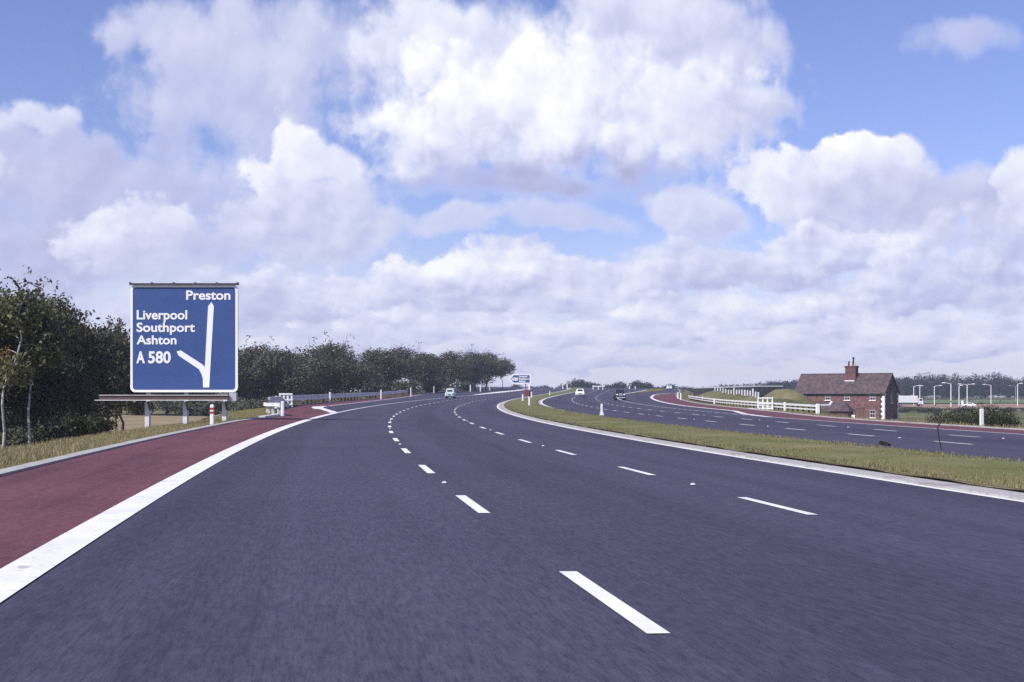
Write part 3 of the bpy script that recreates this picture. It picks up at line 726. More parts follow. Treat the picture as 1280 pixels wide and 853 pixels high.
b = MB(); b.tube([(.15, 0, .72), (1.0, .3, .74), (1.25, .55, 1.02)], .085, 6); b.build('end_return', M['white'], r)

# ------------------------------------------------------------------ slatted white barriers
def lattice(label, loc, w, h, rz, slab):
    o = empty('slatted_barrier', loc, rz, label=label, cat='barrier')
    for i in range(4):
        b = MB(); b.box((-w/2+w*i/3, 0, h/2-.1), (.13, .10, h+.2), bev=.015); b.build('upright', M['white'], o)
    for z in (.16, .50, .93):
        b = MB(); b.box((0, -.075, h*z), (w+.14, .045, .115), bev=.01); b.build('crossbar', M['white'], o)
    if slab:
        b = MB(); b.box((slab[0], -.12, .06), (slab[1], .6, .30), bev=.03); b.build('base_slab', M['white'], o)
    return o
x = at(357.4, 104); lattice('white slatted barrier with four uprights beside the left guardrail end', (x, 104, gz(x, 104)+.06), .90, 1.02, .0, None)
x = at(956.5, 128); lattice('white slatted barrier on a white slab in front of the right guardrail', (x, 128, gz(x, 128)-.02), 1.32, 1.25, -.1, (-.5, 2.5))

# ------------------------------------------------------------------ far exit sign (flag shaped)
YF = 360.; kf = YF/1700
fs = empty('exit_sign', (at(650, YF), YF, gz(at(650, YF), YF)), label='small dark blue arrow shaped exit sign with white lettering beyond the trees', cat='road sign')
def fx(px): return (px-650)*kf
def fz(py): return EYE-(py-494.3)*kf-fs.location.z
outer = [(fx(634.6), fz(474.2)), (fx(641.5), fz(467.6)), (fx(663.6), fz(467.6)), (fx(663.6), fz(480.0)), (fx(641.5), fz(480.0))]
cx_, cz_ = fx(650), fz(474)
inner = [(fx(638.0), fz(474.2)), (fx(642.2), fz(469.2)), (fx(662.0), fz(469.2)), (fx(662.0), fz(478.6)), (fx(642.2), fz(478.6))]
b = MB(); b.prism(outer, 'y', 0, .12); b.build('panel', M['sign_blue'], fs)
b = MB(); ring(b, outer, inner, -.03, -.004); b.build('border', M['sign_white'], fs)
for txt, x0, x1, y0, y1, bo in (('A580', 638.9, 647.4, 476.0, 472.2, .05), ('Liverpool', 648.6, 659, 471.9, 469.6, .04), ('Southport', 648.4, 661.2, 474.9, 472.6, .05), ('Ashton', 648.4, 657, 477.9, 475.6, .05)):
    tb = text_mesh(txt, fx(x0), fx(x1), fz(y0), fz(y1), bo, .04); tb.v = [(a, c-.03, e) for a, c, e in tb.v]; tb.build('lettering', M['sign_white'], fs)
for q in (642, 657):
    b = MB(); b.box((fx(q), .2, fz(478)/2-.2), (.22, .16, fz(478)+.6)); b.build('support_post', M['dark_steel'], fs)

# low white plank barrier on the skyline beyond the white car
x = at(748.5, 410); o = empty('plank_barrier', (x, 410, gz(x, 410)), label='low white plank barrier at the far end of the road between white and black cars', cat='barrier')
b = MB(); b.box((0, 0, .95), (3.6, .08, .32)); b.build('plank', M['white'], o)
for q, hh in ((-1.7, 1.3), (-.1, 1.0), (1.2, 1.7)):
    b = MB(); b.box((q, .1, hh/2-.2), (.3, .12, hh+.4)); b.build('post', M['white'], o)

# ------------------------------------------------------------------ cars
def loft(b, secs):
    """secs: list of closed rings with equal point counts"""
    n = len(secs[0]); k0 = len(b.v); vs = [p for s in secs for p in s]
    fs = [(i*n+j, i*n+(j+1) % n, (i+1)*n+(j+1) % n, (i+1)*n+j) for i in range(len(secs)-1) for j in range(n)]
    fs += [tuple(range(n)), tuple((len(secs)-1)*n+j for j in range(n))]
    b.add(vs, fs)
def ringsec(y, z0, z1, hw, top=0.86, r=.22):
    h = z1-z0
    return [(-hw*.92, y, z0), (hw*.92, y, z0), (hw, y, z0+h*r), (hw, y, z1-h*r), (hw*top, y, z1), (-hw*top, y, z1), (-hw, y, z1-h*r), (-hw, y, z0+h*r)]
def car(label, paint, kind, loc, rz, rear=True):
    """length along y, nose at +y"""
    o = empty('parked_car' if kind == 'parked' else 'car', loc, rz, label=label, cat='car')
    if kind == 'vintage':
        Lh, hw, wb, wr, roof = 1.85, .50, 1.15, .33, 1.58
        body = [(-1.85, .38, .78, .46), (-1.6, .34, 1.02, .58), (-1.0, .34, 1.04, .64), (.3, .34, 1.02, .62), (.5, .36, 1.02, .50), (1.72, .40, .99, .36)]
        cab = [(-1.5, 1.0, 1.12, .56), (-1.15, 1.0, 1.50, .56), (-.8, 1.0, 1.58, .57), (.1, 1.0, 1.58, .56), (.32, 1.0, 1.50, .55), (.50, 1.0, 1.06, .54)]
    elif kind == 'round':
        Lh, hw, wb, wr, roof = 1.9, .70, 1.05, .29, 1.50
        body = [(-1.9, .36, .56, .50), (-1.78, .28, .74, .64), (-1.3, .25, .88, .73), (0, .25, .92, .75), (1.2, .25, .88, .72), (1.75, .28, .78, .62), (1.88, .34, .58, .50)]
        cab = [(-1.42, .8, .90, .58), (-1.05, .84, 1.30, .58), (-.65, .86, 1.48, .56), (.0, .86, 1.52, .56), (.35, .86, 1.44, .56), (.85, .84, .92, .60)]
    else:
        Lh, hw, wb, wr, roof = 2.15, .80, 1.3, .31, 1.45
        body = [(-2.15, .36, .80, .70), (-2.05, .27, .90, .80), (-1.2, .24, .93, .83), (0, .24, .93, .84), (1.2, .24, .90, .82), (2.0, .27, .86, .80), (2.14, .36, .74, .70)]
        cab = [(-1.45, .86, .95, .66), (-1.05, .9, 1.36, .62), (-.75, .9, 1.44, .61), (.15, .9, 1.45, .61), (.40, .9, 1.38, .62), (.85, .88, .94, .66)]
    b = MB(); loft(b, [ringsec(y, a, c, w, .88) for y, a, c, w in body]); b.build('body', paint, o, smooth=False)
    b = MB(); loft(b, [ringsec(y, a, c, w, .80, .05) for y, a, c, w in cab]); cb = b.build('cabin', paint, o)
    # glass: front, rear, sides; each sits proud of the cabin
    def pane(y0, z0, y1, z1, w0, w1, name, mm='glass'):
        e = .012*(1 if y0 > 0 else -1)
        b = MB(); vs = [(-w0, y0+e, z0), (w0, y0+e, z0), (w1, y1+e, z1), (-w1, y1+e, z1)]; vs += [(x, y-e*1.5, z) for x, y, z in vs]
        b.add(vs, [(0, 1, 2, 3), (7, 6, 5, 4), (0, 4, 5, 1), (1, 5, 6, 2), (2, 6, 7, 3), (3, 7, 4, 0)]); b.build(name, M[mm], o)
    def at_z(a, c, t): return a[0]+(c[0]-a[0])*t, a[2]+(c[2]-a[2])*t, a[3]+(c[3]-a[3])*t
    r0, r1 = cab[0], cab[1]; f0, f1 = cab[-1], cab[-2]
    y0, z0, w0 = at_z(r0, r1, .22); y1, z1, w1 = at_z(r0, r1, .92); pane(y0, z0, y1, z1, w0*.74, w1*.66, 'rear_window')
    y0, z0, w0 = at_z(f0, f1, .12); y1, z1, w1 = at_z(f0, f1, .90); pane(y0, z0, y1, z1, w0*.76, w1*.70, 'windscreen')
    ym = (cab[1][0]+cab[-2][0])/2; zb = cab[2][1]+.08; zt = max(c[2] for c in cab)-.10
    for sg in (-1, 1):
        for ya, yb in ((cab[1][0]+.06, ym-.04), (ym+.04, cab[-2][0]+.05)):
            b = MB(); b.box((sg*(cab[2][3]+.006), (ya+yb)/2, (zb+zt)/2), (.02, yb-ya, zt-zb)); b.build('side_window', M['glass'], o)
    for sg in (-1, 1):
        for yy_ in (-wb, wb):
            b = MB(); hx = (hw-.10) if kind != 'vintage' else .62
            b.tube([(sg*(hx-.09), yy_, wr), (sg*(hx+.075), yy_, wr)], wr, 18); wl = b.build('wheel', M['rubber'], o)
            b = MB(); b.tube([(sg*(hx+.07), yy_, wr), (sg*(hx+.085), yy_, wr)], wr*.55, 14); b.build('hubcap', M['chrome'], wl)
    if kind == 'vintage':
        for sg in (-1, 1):
            for yy_, n0, n1 in ((wb, -20, 190), (-wb, -5, 175)):
                b = MB(); prev = []
                for i in range(9):
                    a = math.radians(n0+(n1-n0)*i/8); y = yy_+math.cos(a)*.44; z = .30+math.sin(a)*.46
                    prev.append([(sg*.46, y, z), (sg*.78, y, z-.03), (sg*.78, y+.0, z-.07), (sg*.46, y, z-.05)])
                loft(b, prev); b.build('wing', paint, o)
            b = MB(); b.box((sg*.66, 0, .34), (.24, 1.5, .05)); b.build('running_board', paint, o)
            b = MB(); b.tube([(sg*.50, 1.50, .86), (sg*.50, 1.66, .86), (sg*.50, 1.70, .86)], [.08, .135, .13], 12); hl = b.build('headlight', M['chrome'], o)
            b = MB(); b.tube([(sg*.50, 1.70, .86), (sg*.50, 1.72, .86)], .115, 12); b.build('lens', M['lens'], hl)
        b = MB(); b.prism([(-.24, .48), (.24, .48), (.27, .9), (.16, 1.04), (-.16, 1.04), (-.27, .9)], 'y', 1.71, 1.76); g = b.build('grille', M['chrome'], o)
        b = MB()
        for i in range(5): b.box((-.17+.085*i, 1.765, .74), (.035, .02, .44))
        b.build('grille_slot', M['black'], g)
    else:
        zl = .68 if kind != 'round' else .62; yl = body[-1][0]; xl = body[-1][3]*.80
        for sg in (-1, 1):
            b = MB(); b.tube([(sg*xl, yl-.10, zl), (sg*xl, yl+.02, zl)], [.115, .10], 12); b.build('headlight', M['lens'], o)
            b = MB(); b.box((sg*body[0][3]*.88, body[0][0]-.0, .66), (.10, .08, .17), bev=.02); b.build('tail_light', M['tail'], o)
        b = MB(); b.box((0, yl-.02, .56), (body[-1][3]*1.1, .06, .16), bev=.02); b.build('grille', M['chrome'], o)
    for yb, nm in ((body[-1][0]+.09, 'bumper'), (body[0][0]-.09, 'bumper')):
        b = MB(); b.box((0, yb, .43), (hw*1.9 if kind != 'vintage' else 1.36, .08, .13), bev=.03); b.build(nm, M['chrome'], o)
        b = MB(); b.box((.0 if kind != 'sedan' else .0, yb+(.05 if yb > 0 else -.05), .58), (.50, .02, .13)); b.build('number_plate', M['black'], o)
    return o
def heading(s): return -frame(s)[2]
x = at(563.2, 206); s, d = SD(x, 206); car('pale green rounded saloon car driving away in the left lane, seen from behind', M['car_green'], 'round', (x, 206, surf(s, d)), heading(s))
x = at(725, 246); s, d = SD(x, 246); car('white saloon car approaching on the opposite carriageway, nearest the grass reservation', M['car_white'], 'sedan', (x, 246, surf(s, d)), heading(s)+math.pi+.05)
x = at(774.6, 197); s, d = SD(x, 197); car('black old-fashioned upright saloon with chrome grille approaching on the opposite carriageway', M['black'], 'vintage', (x, 197, surf(s, d)), heading(s)+math.pi+.05)
x = at(836.5, 425); s, d = SD(x, 425); car('small white car far off on the skyline, left of the grass mound', M['car_white'], 'sedan', (x, 425, gz(x, 425)), heading(s)+math.pi)

# ------------------------------------------------------------------ brick house
def roof_mb(b, L, D, z0, rise, oh=.28, ohx=.25, th=.12, y0=0):
    """gable roof; local x along the ridge 0..L, y 0..D into the depth"""
    m = D/2; k = rise/m
    for sg in (-1, 1):
        ye = m+sg*(m+oh); ze = z0-oh*k
        poly = [(ye, ze), (m, z0+rise), (m, z0+rise+th*1.4), (ye, ze+th*1.4)]
        b.prism(poly, 'x', -ohx, L+ohx)
HR = Vector((.777, -.63, 0)); hz = math.atan2(HR.y, HR.x)
HB = -2.75
hl = Vector((47.8, 230, HB))
house = empty('brick_house', hl, hz, label='long two storey red brick house with slate roof and white corner stones', cat='house')
HL, HD, HH, HRISE = 16.0, 5.5, 4.45, 3.0
b = MB(); m = HD/2
b.prism([(0, -.6), (HD, -.6), (HD, HH), (m, HH+HRISE-.1), (0, HH)], 'x', 0, HL); wall = b.build('wall', M['brick'], house)
b = MB(); roof_mb(b, HL, HD, HH+.02, HRISE, .30, .22); rf = b.build('roof', M['slate'], house)
b = MB(); b.tube([(-.22, m, HH+HRISE+.17), (HL+.22, m, HH+HRISE+.17)], .10, 6); b.build('ridge_tile', M['slate'], rf)
cx = 9.3
b = MB(); b.box((cx, m-.55, HH+HRISE-.1), (1.85, 1.05, 2.9)); b.box((cx, m-.55, HH+HRISE+1.36), (2.05, 1.25, .18)); b.box((cx, m-.55, HH+HRISE+1.20), (1.95, 1.15, .12))
ch = b.build('chimney', M['brick_dark'], rf)
b = MB(); b.box((cx-.1, m-1.12, HH+HRISE-1.02), (1.75, .16, .14)); b.build('flashing', M['white'], ch)
for q, mm, h in ((-.5, 'soot', .8), (.02, 'pot', .75), (.30, 'soot', 1.15), (.55, 'pot', .5)):
    b = MB(); b.tube([(cx+q, m-.55, HH+HRISE+1.45), (cx+q, m-.55, HH+HRISE+1.45+h)], [.15, .12], 10)
    if mm == 'soot' and h > 1: b.tube([(cx+q, m-.55, HH+HRISE+1.45+h), (cx+q, m-.55, HH+HRISE+1.45+h+.3)], [.2, .16], 10)
    b.build('chimney_pot', M[mm], ch)
def window(x, z, w, h, gable=False, kind='sash'):
    def bx(b, u, v, dd, size, bev=0):
        if gable: b.box((HL+dd, u, v), (size[1], size[0], size[2]), bev=bev)
        else: b.box((u, -dd, v), size, bev=bev)
    b = MB(); t = .085
    bx(b, x-w/2+t/2, z, .025, (t, .09, h)); bx(b, x+w/2-t/2, z, .025, (t, .09, h)); bx(b, x, z-h/2+t/2, .025, (w-2*t, .09, t)); bx(b, x, z+h/2-t/2, .025, (w-2*t, .09, t))
    bx(b, x, z, .03, (w-2*t, .07, .10)); bx(b, x, z-.02, .022, (.05, .05, h-2*t-.02))
    f = b.build('window', M['frame'], house)
    b = MB(); bx(b, x, z, .006, (w-.06, .03, h-.06)); b.build('pane', M['glass'], f)
    b = MB(); bx(b, x, z-h/2-.06, .07, (w+.25, .2, .12)); b.build('sill', M['quoin'], f)
for px in (1.75, 6.1, 9.55, 14.0): window(px, 3.72, .95, 1.0)
window(14.0, 1.02, .95, 1.25); window(10.0, 1.0, .95, 1.2); window(4.0, 1.0, .95, 1.2)
window(HD*.50, 3.55, .60, 1.5, True)
b = MB(); b.box((11.9, -.03, .75), (.95, .07, 2.3)); dr = b.build('door', M['brown'], house)
b = MB(); b.box((11.9, -.05, 1.98), (1.5, .10, .16)); b.build('lintel', M['brick_dark'], dr)
for which in range(3):
    b = MB()
    for i in range(11):
        w = .62 if i % 2 == 0 else .38; z = .40*i+.2
        if z < HH-.1:
            if which == 0: b.box((w/2-.02, -.012, z), (w, .06, .385))
            if which == 1: b.box((HL-w/2+.02, -.012, z), (w, .06, .385)); b.box((HL+.012, (w*.7)/2-.02, z), (.06, w*.7, .385))
            if which == 2: b.box((HL+.012, HD-w*.35, z), (.06, w*.7, .385))
    b.build('corner_stone', M['quoin'], house)
b = MB(); b.box((HL/2, -.34, HH-.20), (HL+.3, .12, .10)); b.build('gutter', M['black'], house)
for q in (.7, HL-.7):
    b = MB(); b.tube([(q, -.12, HH-.25), (q, -.12, -.3)], .05, 8); b.build('drainpipe', M['black'], house)
# small outhouse in front of it
OY = 205.; oloc = Vector((at(1023, OY)+.2, OY, HB))
out = empty('outhouse', oloc, hz+.15, label='small low outhouse with dark hipped roof in front of the brick house', cat='outhouse')
b = MB(); b.box((2.2, 1.4, .75), (4.2, 2.6, 2.1)); b.build('wall', M['brick_dark'], out)
b = MB(); e0, e1, zz, rz_ = -.25, 4.65, 1.62, 3.0
b.add([(e0, -.25, zz), (e1, -.25, zz), (e1, 3.05, zz), (e0, 3.05, zz), (e0+.2, 1.4, rz_), (e1-1.2, 1.4, rz_)], [(0, 1, 5, 4), (1, 2, 5), (2, 3, 4, 5), (3, 0, 4), (3, 2, 1, 0)])
b.build('roof', M['slate'], out)
b = MB(); b.box((5.05, .2, .6), (.5, .05, 1.0)); b.build('door', M['white'], out)

# ------------------------------------------------------------------ overbridge and white post fence on the mound
YB = 252.; kb = YB/1700
bx0, bx1 = at(880, YB+66), at(961, YB)
zt = EYE-(482.6-494.3)*kb
br = empty('overbridge', ((bx0+bx1)/2, YB+33, zt-3), label='dark low concrete bridge deck with pale coping, between the grass mound and the house', cat='bridge')
def bl(x, y, z): return (x-br.location.x, y-br.location.y, z-br.location.z)
ang = math.atan2(-66, bx1-bx0); Lb = math.hypot(66, bx1-bx0); mx, my = (bx0+bx1)/2, YB+33
b = MB(); b.box(bl(mx, my, zt-1.08), (Lb, 5, 1.75), rz=ang); b.build('deck', M['bridge'], br)
b = MB(); b.box(bl(mx, my, zt-.07), (Lb+.2, 5.3, .22), rz=ang); b.build('coping', M['coping'], br)
for f_, w_ in ((.46, 2.6), (-.1, 1.0), (-.38, 2.6)):
    b = MB(); b.box(bl(mx+math.cos(ang)*Lb*f_, my+math.sin(ang)*Lb*f_, zt-4.0), (w_, 4.4, 4.1), rz=ang); b.build('pier', M['bridge'], br)
fence = None; n = 24
for i in range(n):
    if i == 0:
        cand = [(640+1700*q.x/q.y, k) for k in range(146, 335, 2) for q in [P(k, dR(k)+4.5)]]; cand.sort()
    sq = float(np.interp(870+(948-870)*i/(n-1), [c[0] for c in cand], [c[1] for c in cand])); v = P(sq, dR(sq)+4.5); xq, Yq = v.x, v.y
    zq = terrain_z(xq, Yq); hgt = .62 if i % 7 else .95
    if fence is None:
        fence = empty('post_fence', (xq, Yq, zq), label='row of short white fence posts running down the grass mound in front of the bridge', cat='fence')
        f0 = Vector((xq, Yq, zq))
    b = MB(); hh = min(hgt, 1.1); b.box((0, 0, hh/2-.3), (.20, .17, hh+.6), bev=.03)
    b.build('post', M['off_white'], fence, loc=Vector((xq, Yq, zq))-f0)

# ------------------------------------------------------------------ street lamps, vehicles and buildings in the right-hand field
def lamp(px, ytop, ybase, arms, label, Y, faint=False):
    x = at(px, Y); z = terrain_z(x, Y); h = EYE-(ytop-494.3)*Y/1700-z
    o = empty('street_lamp', (x, Y, z), label=label, cat='street lamp', group='street lamps round the junction beyond the house')
    r = .15 if not faint else .10
    b = MB(); b.tube([(0, 0, -.5), (0, 0, h*.25), (0, 0, h)], [r*1.3, r*1.1, r*.85], 8); b.build('column', M['white'] if not faint else M['galv'], o)
    for w_ in arms:
        dx = w_*Y/1700; up = .012*Y/1700*0
        b = MB(); b.tube([(0, 0, h-.25), (dx*.25, 0, h+.12), (dx*.85, 0, h+.28)], [r*.7, r*.62, r*.5], 6); b.build('arm', M['white'] if not faint else M['galv'], o)
        b = MB(); sgn = 1 if dx > 0 else -1
        b.box((dx*.9, 0, h+.24), (1.15 if not faint else .8, .45, .34), bev=.12); b.build('lamp_head', M['white'] if not faint else M['galv'], o)
    return o
lamp(1142.2, 483, 508, [8], 'leftmost white street lamp, rising behind the white lorry beside the house', 500)
lamp(1149.8, 483.2, 506, [2.6], 'white street lamp next to the right end of the white lorry', 540)
lamp(1153.3, 487, 506, [-5], 'thin grey street lamp just right of the two lamps by the lorry', 760, True)
lamp(1168, 483, 508, [8.5], 'white street lamp with one arm pointing right, third tall one from the house', 520)
lamp(1188.7, 479.8, 511, [-10], 'tallest white street lamp, with one arm pointing left, above the gap in the hedge', 430)
lamp(1198.8, 482.8, 508, [3.2], 'white street lamp with short right arm, left of the double-armed lamp', 500)
lamp(1206.4, 487, 505, [-5], 'thin grey street lamp close left of the double-armed lamp', 760, True)
lamp(1209, 481.2, 508, [-10.5, 8.5], 'white double-armed street lamp above the small parked car', 480)
lamp(1238.8, 481.6, 506, [-9.5], 'street lamp with one arm pointing left, standing between the double-armed lamp and the picture edge', 560)
lamp(1269.4, 483, 506, [-8], 'thin street lamp with left arm, just left of the rightmost lamp', 640, True)
lamp(1272, 480.4, 508, [5], 'rightmost white street lamp near the picture edge', 490)
def lorry(loc, rz):
    o = empty('lorry', loc, rz, label='long white box lorry parked beside the right end of the brick house', cat='lorry')
    b = MB(); b.box((0, 0, 2.2), (6.6, 2.2, 2.2), bev=.12); b.build('box_body', M['white'], o)
    b = MB(); b.prism([(3.35, .7), (4.9, .7), (4.9, 1.6), (4.55, 2.5), (3.35, 2.6)], 'y', -1.0, 1.0); cb = b.build('cab', M['white'], o)
    b = MB(); b.box((4.15, -1.01, 2.05), (.8, .03, .6)); b.build('side_window', M['glass'], cb)
    b = MB(); b.box((.6, 0, .85), (8.2, 1.0, .3)); b.build('chassis', M['dark_steel'], o)
    for xw in (-2.2, 4.0):
        for sg in (-1, 1):
            b = MB(); b.tube([(xw, sg*.75, .48), (xw, sg*1.02, .48)], .48, 14); w_ = b.build('wheel', M['rubber'], o)
            b = MB(); b.tube([(xw, sg*1.02, .48), (xw, sg*1.035, .48)], .22, 10); b.build('hub', M['galv'], w_)
x = at(1133, 420); lorry((x, 420, terrain_z(x, 420)+.5), 0)
x = at(1211, 430); car('small white car parked by the lamps behind the right hedge', M['car_white'], 'parked', (x, 430, terrain_z(x, 430)+.3), 1.45)
for q, yq, ww, hh, dd, lab in ((1203, 440, .7, 2.0, .6, 'white upright kiosk left of the small parked car'),):
    x = at(q, yq); o = empty('kiosk', (x, yq, terrain_z(x, yq)), label=lab, cat='kiosk')
    b = MB(); b.box((0, 0, hh/2+.2), (ww, dd, hh+.4), bev=.04); b.build('cabinet', M['white'], o)
    b = MB(); b.box((0, 0, hh+.46), (ww+.2, dd+.2, .12), bev=.03); b.build('roof', M['galv'], o)

# ------------------------------------------------------------------ vegetation
def leaf_cloud(rng, lobes, n, size, flat=.75, shell=.55):
    """n leaf quads spread through lobes (cx,cy,cz,r); denser towards each lobe's surface"""
    lobes = np.array(lobes, float)
    pr = lobes[:, 3]**2; idx = rng.choice(len(lobes), n, p=pr/pr.sum())
    d = rng.normal(size=(n, 3)); d /= np.linalg.norm(d, axis=1)[:, None]
    rr = (shell+(1-shell)*rng.random(n))*(1+rng.normal(size=n)*.10)
    d[:, 2] *= flat
    c = lobes[idx, :3]+d*(lobes[idx, 3]*rr)[:, None]
    c += rng.normal(size=(n, 3))*size*.5
    return leaf_quads(rng, c, size, d)
def leaf_quads(rng, c, size, out=None):
    n = len(c)
    nr = rng.normal(size=(n, 3))
    if out is not None: nr = out*1.5+nr*.75
    nr /= np.linalg.norm(nr, axis=1)[:, None]
    a = rng.normal(size=(n, 3)); a -= nr*(a*nr).sum(1)[:, None]; a /= np.linalg.norm(a, axis=1)[:, None]
    b = np.cross(nr, a)
    s = size*(.6+.8*rng.random(n))[:, None]
    v = np.stack([c-a*s*.55, c+b*s*.30, c+a*s*.55, c-b*s*.30], 1).reshape(-1, 3)
    return v
def quad_mesh(name, v, m):
    n = len(v)//4
    me = bpy.data.meshes.new(name); me.vertices.add(n*4); me.vertices.foreach_set('co', v.astype(np.float32).ravel())
    me.loops.add(n*4); me.loops.foreach_set('vertex_index', np.arange(n*4, dtype=np.int32))
    me.polygons.add(n); me.polygons.foreach_set('loop_start', np.arange(0, n*4, 4, dtype=np.int32)); me.polygons.foreach_set('loop_total', np.full(n, 4, np.int32))
    me.update(calc_edges=True); me.materials.append(m); return me
def limb_path(rng, a, b, sag=.12, n=4):
    a, b = np.array(a), np.array(b); L = np.linalg.norm(b-a); pts = []
    for i in range(n+1):
        t = i/n; p = a+(b-a)*t; p[2] += math.sin(t*math.pi)*L*sag*.5
        if 0 < i < n: p += rng.normal(size=3)*L*.05
        pts.append(tuple(p))
    return pts
def tree_proto(seed, h, cw, base, n, leaf, lobes_n=16, trunk_r=None, lean=0.0, skirt=False, trunk_pts=None, open_=0.0, mleaf='leaf', mbark='bark', sprigs=0, back=0.0, limb=1.0, lob=(.20, .12)):
    rng = np.random.default_rng(seed)
    cz = (h+base)/2; rz = (h-base)/2; lobes = []
    for i in range(lobes_n):
        for _ in range(30):
            d = rng.normal(size=3); d /= np.linalg.norm(d)
            if d[2] > (-.95 if skirt else -.55): break
        k = .62+.22*rng.random()
        lr = cw*(lob[0]+lob[1]*rng.random())*(1-.35*open_)
        taper = 1-.25*max(0, d[2])
        lobes.append((d[0]*cw/2*k*taper+lean*(cz+d[2]*rz*k)/h, d[1]*cw/2*k*taper, max(base*.6+lr*.4, min(cz+d[2]*rz*k, h-lr*.62)), lr))
    if not open_: lobes.append((lean*.5, 0, cz, cw*.30))
    lobes = [(l[0], l[1]*(1-.3*min(1, back))+back, l[2], l[3]) for l in lobes]
    top = max(l[2]+l[3]*.75 for l in lobes)
    v = [leaf_cloud(rng, lobes, n, leaf)]
    # loose sprigs that break the outline
    for _ in range(sprigs):
        l = lobes[rng.integers(len(lobes))]; d = rng.normal(size=3); d[2] = abs(d[2])*.8+.1; d /= np.linalg.norm(d)
        p0 = np.array(l[:3])+d*l[3]*.8; m_ = int(10+rng.random()*16); t = rng.random(m_)[:, None]
        c = p0+d*t*l[3]*(.5+.5*rng.random())+rng.normal(size=(m_, 3))*leaf*.5; v.append(leaf_quads(rng, c, leaf*.85))
    v = np.concatenate(v)
    tr = trunk_r or h*.018
    b = MB()
    tp = trunk_pts or limb_path(rng, (0, 0, -.8), (lean*.6, 0, h*.72), .0, 5)
    b.tube(tp, [tr*1.35]+[tr*(1-.75*i/(len(tp)-1)) for i in range(1, len(tp))], 8)
    for l in lobes[:min(len(lobes), 14)]:
        zs = max(base*.55, min(l[2]*.62, h*.6)); t = (zs+.8)/(h*.72+.8); i = min(len(tp)-2, int(t*(len(tp)-1)))
        f = t*(len(tp)-1)-i; st = np.array(tp[i])*(1-f)+np.array(tp[i+1])*f
        pts = limb_path(rng, st, l[:3], .25, 3)
        b.tube(pts, [tr*.45*limb, tr*.32*limb, tr*.2*limb, tr*.08*limb], 5)
        for _ in range(2):
            e = np.array(l[:3])+rng.normal(size=3)*l[3]*.6
            if limb > .6: b.tube(limb_path(rng, pts[2], e, .2, 2), [tr*.16, tr*.1, tr*.04], 4)
    return dict(leaf=quad_mesh('crown', v, M[mleaf]), trunk=b, bark=M[mbark], mesh=None, h=top)
def place_tree(pr, loc, label, h=None, rz=0.0, sxy=1.0, group=None, name='tree', cat='tree'):
    k = (h/pr['h']) if h else 1.0
    o = empty(name, loc, rz, label=label, cat=cat, group=group); o.scale = (k*sxy, k*sxy, k)
    if pr['mesh'] is None: t = pr['trunk'].build('trunk', pr['bark'], o); pr['mesh'] = t.data
    else: t = bpy.data.objects.new('trunk', pr['mesh']); col.objects.link(t); t.parent = o
    c = bpy.data.objects.new('crown', pr['leaf']); col.objects.link(c); c.parent = o
    return o
def tree_at(pr, px, Y, ytop, label, dz=0, **k):
    x = at(px, Y); z = terrain_z(x, Y)+dz; h = EYE-(ytop-494.3)*Y/1700-z
    return place_tree(pr, (x, Y, z), label, h=h, **k)
# -- the copse at the left
nearA = tree_proto(11, 8.5, 6.4, 1.3, 13500, .23, 17, .13, skirt=True, mleaf='leaf_warm', sprigs=90, lob=(.15, .11))
nearB = tree_proto(12, 8.0, 5.6, 1.0, 12500, .23, 16, .12, skirt=True, mleaf='leaf', sprigs=90, lob=(.15, .11))
nearC = tree_proto(13, 7.0, 5.2, .8, 8000, .23, 15, .11, skirt=True, open_=.5, mleaf='leaf_warm', sprigs=150)
def bpt(px, py, Y): return (at(px, Y), EYE-(py-494.3)*Y/1700)
YBi = 61.; bx_ = at(3, YBi); bz_ = terrain_z(bx_, YBi)
tp = [(bpt(px, py, YBi)[0]-bx_, .0 if i < 3 else -.5, bpt(px, py, YBi)[1]-bz_) for i, (px, py) in enumerate([(2.5, 586), (3, 573), (5.5, 540), (8, 505), (9.5, 487), (17, 466), (25, 450), (32, 424), (30, 408), (27.5, 398), (31, 384), (38, 368)])]
birch = tree_proto(14, 7.7, 5.2, 2.0, 9000, .21, 15, .07, open_=.35, trunk_pts=tp, mleaf='leaf_birch', mbark='birch', sprigs=110, back=.75, limb=.5)
o = place_tree(birch, (bx_, YBi, bz_), 'leaning birch with bright white trunk at the left picture edge', h=None, name='birch_tree')
yl_ = bpy.data.objects.new('yellowing_leaves', quad_mesh('yellowing_leaves', leaf_quads(np.random.default_rng(8), np.random.default_rng(9).normal(size=(150, 3))*[.17, .2, .42]+[bpt(13, 452, YBi)[0]-bx_, -.75, bpt(13, 452, YBi)[1]-bz_], .11), M['autumn'])); col.objects.link(yl_); yl_.parent = o
x2 = at(36, 64); z2 = terrain_z(x2, 64)
birch2 = tree_proto(15, 7.0, 4.2, 2.6, 5000, .21, 12, .075, mleaf='leaf_birch', mbark='birch', open_=.3, sprigs=60, back=.6, limb=.5, trunk_pts=[(0, 0, -.8), (.03, 0, .8), (-.02, 0, 2.0), (.05, .1, 3.2), (-.1, .4, 4.4), (.0, .6, 5.4)])
place_tree(birch2, (x2, 64, z2), 'slim birch with short visible white trunk, right of the leaning birch', h=6.9, name='birch_tree')
tree_at(nearA, -45, 68, 372, 'dark leafy tree cut off by the left picture edge, behind the leaning birch', rz=1.0)
tree_at(nearB, 18, 71, 374, 'dark leafy tree directly behind the leaning white birch', rz=2.0)
tree_at(nearA, 58, 74, 370, 'tall dark leafy tree right of the two birches, with the highest crown of the copse', rz=.3, sxy=.9)
tree_at(nearC, 92, 80, 392, 'open ragged tree with sprigs against the sky, in the middle of the left copse', rz=4.0)
